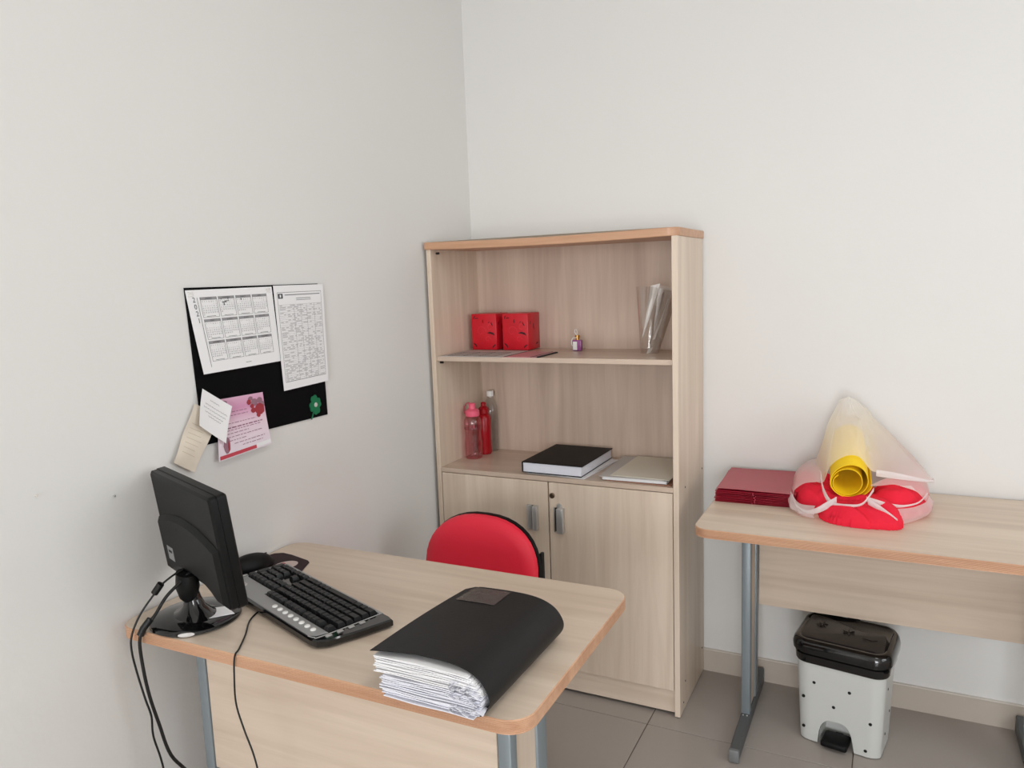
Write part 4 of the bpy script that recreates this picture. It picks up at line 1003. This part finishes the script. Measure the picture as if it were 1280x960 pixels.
# bag
bg = thing('plastic_bag', 'translucent white plastic bag draped over yellow roll and red fabric', 'bag', (1.42, -0.25, 0.7405))
PK = Vector((1.384, -0.12, 1.050))
loop = [(1.333, -0.348, 0.838), (1.305, -0.26, 0.815), (1.295, -0.14, 0.80), (1.39, -0.045, 0.80), (1.50, -0.045, 0.815), (1.585, -0.10, 0.83), (1.622, -0.19, 0.822), (1.585, -0.245, 0.836), (1.525, -0.290, 0.856), (1.472, -0.330, 0.874), (1.455, -0.352, 0.885), (1.425, -0.345, 0.918), (1.39, -0.345, 0.918), (1.352, -0.348, 0.888)]
def closed(P, t_):
    n = len(P); s_ = (t_ % 1.0) * n; i = int(s_); q = s_ - i
    p0, p1, p2, p3 = (Vector(P[(i + k_) % n]) for k_ in (-1, 0, 1, 2))
    return 0.5 * ((2 * p1) + (-p0 + p2) * q + (2 * p0 - 5 * p1 + 4 * p2 - p3) * q * q + (-p0 + 3 * p1 - 3 * p2 + p3) * q ** 3)
def hood(u, v):
    p = closed(loop, u); th = math.atan2(p.y + 0.2, p.x - 1.42)
    q = PK + Vector((0.024 * math.cos(th), 0.016 * math.sin(th), 0.003 * math.sin(2 * th) - 0.008))
    r_ = p.lerp(q, (v / 0.9)) if v < 0.9 else q.lerp(PK + Vector((0, 0, 0.006)), ((v - 0.9) / 0.1) ** 0.7)
    m = math.sin(math.pi * v)
    wv = noise.noise(Vector((u * 9, v * 2.0, 1.3))) * 0.014 + noise.noise(Vector((u * 26, v * 3.0, 5))) * 0.005
    d = Vector((r_.x - 1.40, r_.y + 0.2, 0)); d = d.normalized() if d.length > 1e-6 else Vector((0, 0, 0))
    return tuple(r_ + d * (wv * m + 0.012 * m) + Vector((0, 0, -0.012 * m * (1 if r_.x > 1.44 else 0))))
B().grid(hood, 110, 30).build('bag_hood', 'bag', bg, world=True, ang=80, normals=False)
# lower lobes of the bag around the cloth
def lobe(P0, P1, P2, P3):
    """surface between the curves, top to table, bulging"""
    def f_(u, v):
        a, m_, c, d = (Vector(cr3(P, u)) for P in (P0, P1, P2, P3))
        q = 1 - v
        r_ = a * q ** 3 + m_ * 3 * q * q * v + c * 3 * q * v * v + d * v ** 3
        nz = noise.noise(Vector((u * 7, v * 3, 2))) * 0.006 * math.sin(math.pi * min(1, v))
        return (r_.x + nz, r_.y + nz, max(0.7412, r_.z + nz))
    return f_
def cr3(P, t_):
    n = len(P) - 1; s_ = min(t_ * n, n - 1e-6); i = int(s_); q = s_ - i
    p0, p1, p2, p3 = (Vector(P[k_]) for k_ in (max(i - 1, 0), i, i + 1, min(i + 2, n)))
    return 0.5 * ((2 * p1) + (-p0 + p2) * q + (2 * p0 - 5 * p1 + 4 * p2 - p3) * q * q + (-p0 + 3 * p1 - 3 * p2 + p3) * q ** 3)
# left lobe: film over the left roll (above its open end) and the skirt below it
B().grid(lobe([(1.40, -0.05, 0.83), (1.315, -0.12, 0.85), (1.318, -0.25, 0.85), (1.335, -0.345, 0.838)],
              [(1.36, -0.03, 0.84), (1.265, -0.08, 0.85), (1.262, -0.24, 0.855), (1.290, -0.345, 0.838)],
              [(1.34, -0.02, 0.80), (1.225, -0.06, 0.80), (1.225, -0.22, 0.82), (1.255, -0.340, 0.815)],
              [(1.34, -0.03, 0.745), (1.240, -0.08, 0.742), (1.235, -0.22, 0.742), (1.248, -0.315, 0.790)]), 26, 16).build('bag_side', 'bag', bg, world=True, ang=80, normals=False)
B().grid(lobe([(1.236, -0.22, 0.775), (1.240, -0.30, 0.785), (1.268, -0.350, 0.768), (1.315, -0.385, 0.775)],
              [(1.226, -0.22, 0.765), (1.228, -0.32, 0.770), (1.262, -0.385, 0.760), (1.312, -0.405, 0.766)],
              [(1.228, -0.22, 0.750), (1.234, -0.33, 0.750), (1.268, -0.395, 0.748), (1.312, -0.408, 0.752)],
              [(1.238, -0.22, 0.742), (1.250, -0.32, 0.742), (1.280, -0.385, 0.742), (1.315, -0.400, 0.742)]), 22, 10).build('bag_side', 'bagw', bg, world=True, ang=80, normals=False)
# right lobe
B().grid(lobe([(1.45, -0.05, 0.83), (1.57, -0.08, 0.845), (1.58, -0.18, 0.850), (1.50, -0.29, 0.850), (1.455, -0.35, 0.838)],
              [(1.48, -0.03, 0.83), (1.59, -0.05, 0.845), (1.60, -0.18, 0.845), (1.56, -0.28, 0.845), (1.49, -0.345, 0.842)],
              [(1.50, -0.02, 0.79), (1.595, -0.05, 0.80), (1.605, -0.20, 0.80), (1.60, -0.28, 0.81), (1.53, -0.33, 0.840)],
              [(1.50, -0.03, 0.745), (1.60, -0.06, 0.742), (1.615, -0.20, 0.742), (1.598, -0.25, 0.780), (1.56, -0.30, 0.835)]), 30, 16).build('bag_side', 'bag', bg, world=True, ang=80, normals=False)
B().grid(lobe([(1.608, -0.20, 0.785), (1.600, -0.275, 0.785), (1.565, -0.335, 0.782), (1.525, -0.375, 0.785)],
              [(1.625, -0.20, 0.770), (1.615, -0.29, 0.770), (1.575, -0.350, 0.770), (1.535, -0.390, 0.775)],
              [(1.622, -0.20, 0.752), (1.612, -0.29, 0.752), (1.575, -0.355, 0.752), (1.540, -0.395, 0.755)],
              [(1.610, -0.20, 0.742), (1.600, -0.27, 0.742), (1.565, -0.340, 0.742), (1.535, -0.380, 0.742)]), 22, 10).build('bag_side', 'bag', bg, world=True, ang=80, normals=False)
# handle bands
def band(pts_, w_, name='handle_band'):
    def f_(u, v):
        p = Vector(cr3(pts_, u)); return (p.x, p.y - 0.003 * math.sin(math.pi * v), p.z + (v - 0.5) * w_ * (0.8 + 0.4 * math.sin(u * 5 + 1)))
    B().grid(f_, 28, 4, 0.0006).build(name, 'bagw', bg, world=True, ang=80)
band([(1.325, -0.352, 0.862), (1.336, -0.376, 0.818), (1.362, -0.400, 0.790), (1.405, -0.412, 0.792), (1.440, -0.405, 0.800), (1.466, -0.375, 0.835)], 0.018)
band([(1.372, -0.395, 0.800), (1.342, -0.408, 0.782), (1.318, -0.412, 0.768), (1.290, -0.400, 0.760), (1.262, -0.372, 0.768), (1.248, -0.335, 0.786)], 0.018)
band([(1.448, -0.385, 0.808), (1.480, -0.385, 0.800), (1.510, -0.365, 0.790), (1.545, -0.350, 0.788), (1.580, -0.315, 0.792), (1.603, -0.26, 0.805)], 0.013)
band([(1.452, -0.392, 0.804), (1.482, -0.405, 0.792), (1.512, -0.412, 0.776), (1.532, -0.408, 0.758)], 0.015)

band([(1.470, -0.333, 0.872), (1.525, -0.296, 0.858), (1.580, -0.255, 0.842), (1.618, -0.205, 0.828), (1.618, -0.175, 0.826)], 0.016)
# ------------------------------------------------------------------ waste bin
bn = thing('pedal_bin', 'light grey pedal bin with black lid under the side table', 'bin', (1.400, -0.250, 0), R(-9.2))
def rr3(w_, d_, r_, z_, cy=0): return [(p[0], p[1] + cy, z_) for p in rrect(-w_ / 2, w_ / 2, -d_ / 2, d_ / 2, r_, 6)]
BWb, BDb, BWt, BDt, HB = 0.232, 0.158, 0.256, 0.180, 0.285
# body: front wall carries the arch, so it is lofted as a shell of columns
def front_notch():
    b = B(); nx = 48
    aw, ah = 0.050, 0.086; ac_ = -0.010
    out = rrect(-0.5, 0.5, -0.5, 0.5, 0.16, 8)
    # dense outline
    P = []
    for i, p in enumerate(out):
        q = out[(i + 1) % len(out)]; L_ = math.dist(p, q); m_ = max(1, int(L_ / 0.02))
        for k_ in range(m_): P.append((p[0] + (q[0] - p[0]) * k_ / m_, p[1] + (q[1] - p[1]) * k_ / m_))
    return P
OUT = front_notch()
def body_pt(p, tz):
    w_, d_ = BWb + (BWt - BWb) * tz, BDb + (BDt - BDb) * tz
    return (p[0] * w_, p[1] * d_, tz * HB)
AW, AH, AC = 0.050, 0.088, -0.008
def arch(x_):
    q = abs(x_ - AC) / AW
    return 0 if q >= 1 else AH * (1 - q ** 3.0) ** 0.42
b = B(); NZ = 14
cols = []
for p in OUT:
    isf = p[1] < -0.499
    z0 = arch(p[0] * BWb) if isf else 0.0
    z0 = max(z0, 0.003)
    cols.append([b.bm.verts.new(body_pt(p, (z0 + (HB - z0) * k_ / NZ) / HB)) for k_ in range(NZ + 1)])
n = len(cols)
for i in range(n):
    A_, D_ = cols[i], cols[(i + 1) % n]
    for k_ in range(NZ): b.bm.faces.new((A_[k_], D_[k_], D_[k_ + 1], A_[k_ + 1]))
b.build('bin_body', 'binb', bn, ang=50)
# recess behind the arch: half tunnel and back plate
b = B(); yb_ = -BDb / 2 + 0.0005
xsn = [AC - AW + 2 * AW * k_ / 20 for k_ in range(21)]
fr_ = [(x_, body_pt((x_ / BWb, -0.5), max(arch(x_), 0.002) / HB)[1] + 0.0002, max(arch(x_), 0.002)) for x_ in xsn]
bk_ = [(x_ * 0.9, yb_ + 0.060, max(arch(x_) * 0.96, 0.002)) for x_ in xsn]
for i in range(20):
    b.face([fr_[i], fr_[i + 1], bk_[i + 1], bk_[i]]); b.face([bk_[i], bk_[i + 1], (bk_[i + 1][0], bk_[i + 1][1], 0.001), (bk_[i][0], bk_[i][1], 0.001)])
b.build('pedal_recess', 'binb', bn)
b = B().box(AC - 0.038, AC + 0.038, -0.108, -0.035, 0.010, 0.030, 0.007, 3); b.build('pedal', 'black', bn)
B().box(AC - 0.012, AC + 0.012, -0.040, -0.019, 0.012, 0.020, 0.002).build('pedal_arm', 'black', bn)
DOT = [(1018, 854), (1061, 863), (1003, 877), (1042, 887), (1088, 903), (1002, 918), (1083, 942)]
dot = [(-0.071, 0.200), (0.030, 0.196), (-0.102, 0.146), (-0.014, 0.135), (0.089, 0.113), (-0.101, 0.046), (0.077, 0.022)]
for x_, z_ in dot:
    y_ = -(BDb + (BDt - BDb) * z_ / HB) / 2
    B().lathe([(0.0050, 0.001), (0.0050, -0.0006), (0.0040, -0.0012)], (x_, y_, z_), 10, axis=1).build('dot', 'blackm', bn)
for y_, z_ in ((-0.03, 0.21), (0.03, 0.11), (-0.02, 0.06)):
    B().lathe([(0.0042, -0.001), (0.0042, 0.0006), (0.0032, 0.0012)], ((BWb + (BWt - BWb) * z_ / HB) / 2, y_, z_), 10, axis=0).build('dot', 'blackm', bn)
ld = B().loft([rr3(0.262, 0.186, 0.040, 0.262), rr3(0.268, 0.192, 0.042, 0.268), rr3(0.270, 0.194, 0.042, 0.288), rr3(0.262, 0.186, 0.040, 0.291), rr3(0.262, 0.186, 0.040, 0.295)], cap0=False).build('lid_rim', 'blackg', bn, ang=50)
def lidring(w_, d_, r_, z_, sl): return [(p[0], p[1], z_ + sl * (p[1] / 0.1)) for p in rrect(-w_ / 2, w_ / 2, -d_ / 2, d_ / 2, r_, 6)]
B().loft([lidring(0.266, 0.190, 0.042, 0.296, 0), lidring(0.282, 0.206, 0.046, 0.300, 0), lidring(0.284, 0.208, 0.046, 0.318, 0.001), lidring(0.276, 0.200, 0.044, 0.334, 0.004), lidring(0.262, 0.186, 0.040, 0.343, 0.008), lidring(0.246, 0.170, 0.034, 0.345, 0.009), lidring(0.236, 0.160, 0.030, 0.340, 0.008)]).build('lid', 'blackg', bn, ang=50)
# raised matt panel of the lid with a wavy rear edge
wp = [(-0.112, -0.076), (0.112, -0.076), (0.116, -0.060), (0.110, 0.012)]
for k_ in range(13):
    x_ = 0.104 - 0.216 * k_ / 12; wp.append((x_, 0.028 + 0.022 * math.sin((x_ + 0.02) * -22) + 0.012))
wp += [(-0.116, 0.045), (-0.117, -0.06)]
B().loft([[(p[0], p[1], 0.339 + 0.008 * p[1] / 0.1) for p in wp], [(p[0], p[1], 0.3455 + 0.010 * p[1] / 0.1) for p in wp], [(p[0], p[1], 0.3475 + 0.012 * p[1] / 0.1) for p in inset(wp, 0.005)]]).build('lid_panel', mat('lid_matt', srgb(38, 34, 34), 0.3), bn, ang=40)
b = B()
for cx_, cy_, s_, a0 in ((-0.072, 0.008, 0.016, 0.3), (0.008, -0.006, 0.018, -0.4)):
    for k_ in range(6):
        a = a0 + k_ * 1.05
        b.tube([(cx_ + 0.003 * math.cos(a), cy_ + 0.003 * math.sin(a), 0.3487 + cy_ * 0.12), (cx_ + s_ * 0.6 * math.cos(a + 0.25), cy_ + s_ * 0.6 * math.sin(a + 0.25), 0.3488 + cy_ * 0.12 + 0.0006), (cx_ + s_ * math.cos(a), cy_ + s_ * math.sin(a), 0.3487 + cy_ * 0.12 + s_ * math.sin(a) * 0.12)], 0.0011, 5, flat=1.5)
b.tube([(0.05, -0.02, 0.3470), (0.075, -0.026, 0.3465), (0.09, -0.018, 0.3470)], 0.001, 5)
b.build('leaf_emboss', 'blackg', bn)
B().tube([(-0.045, 0.098, 0.330), (0.0, 0.100, 0.347), (0.045, 0.098, 0.330)], 0.006, 8).build('lid_grip', 'blackg', bn)
bpy.context.view_layer.update()
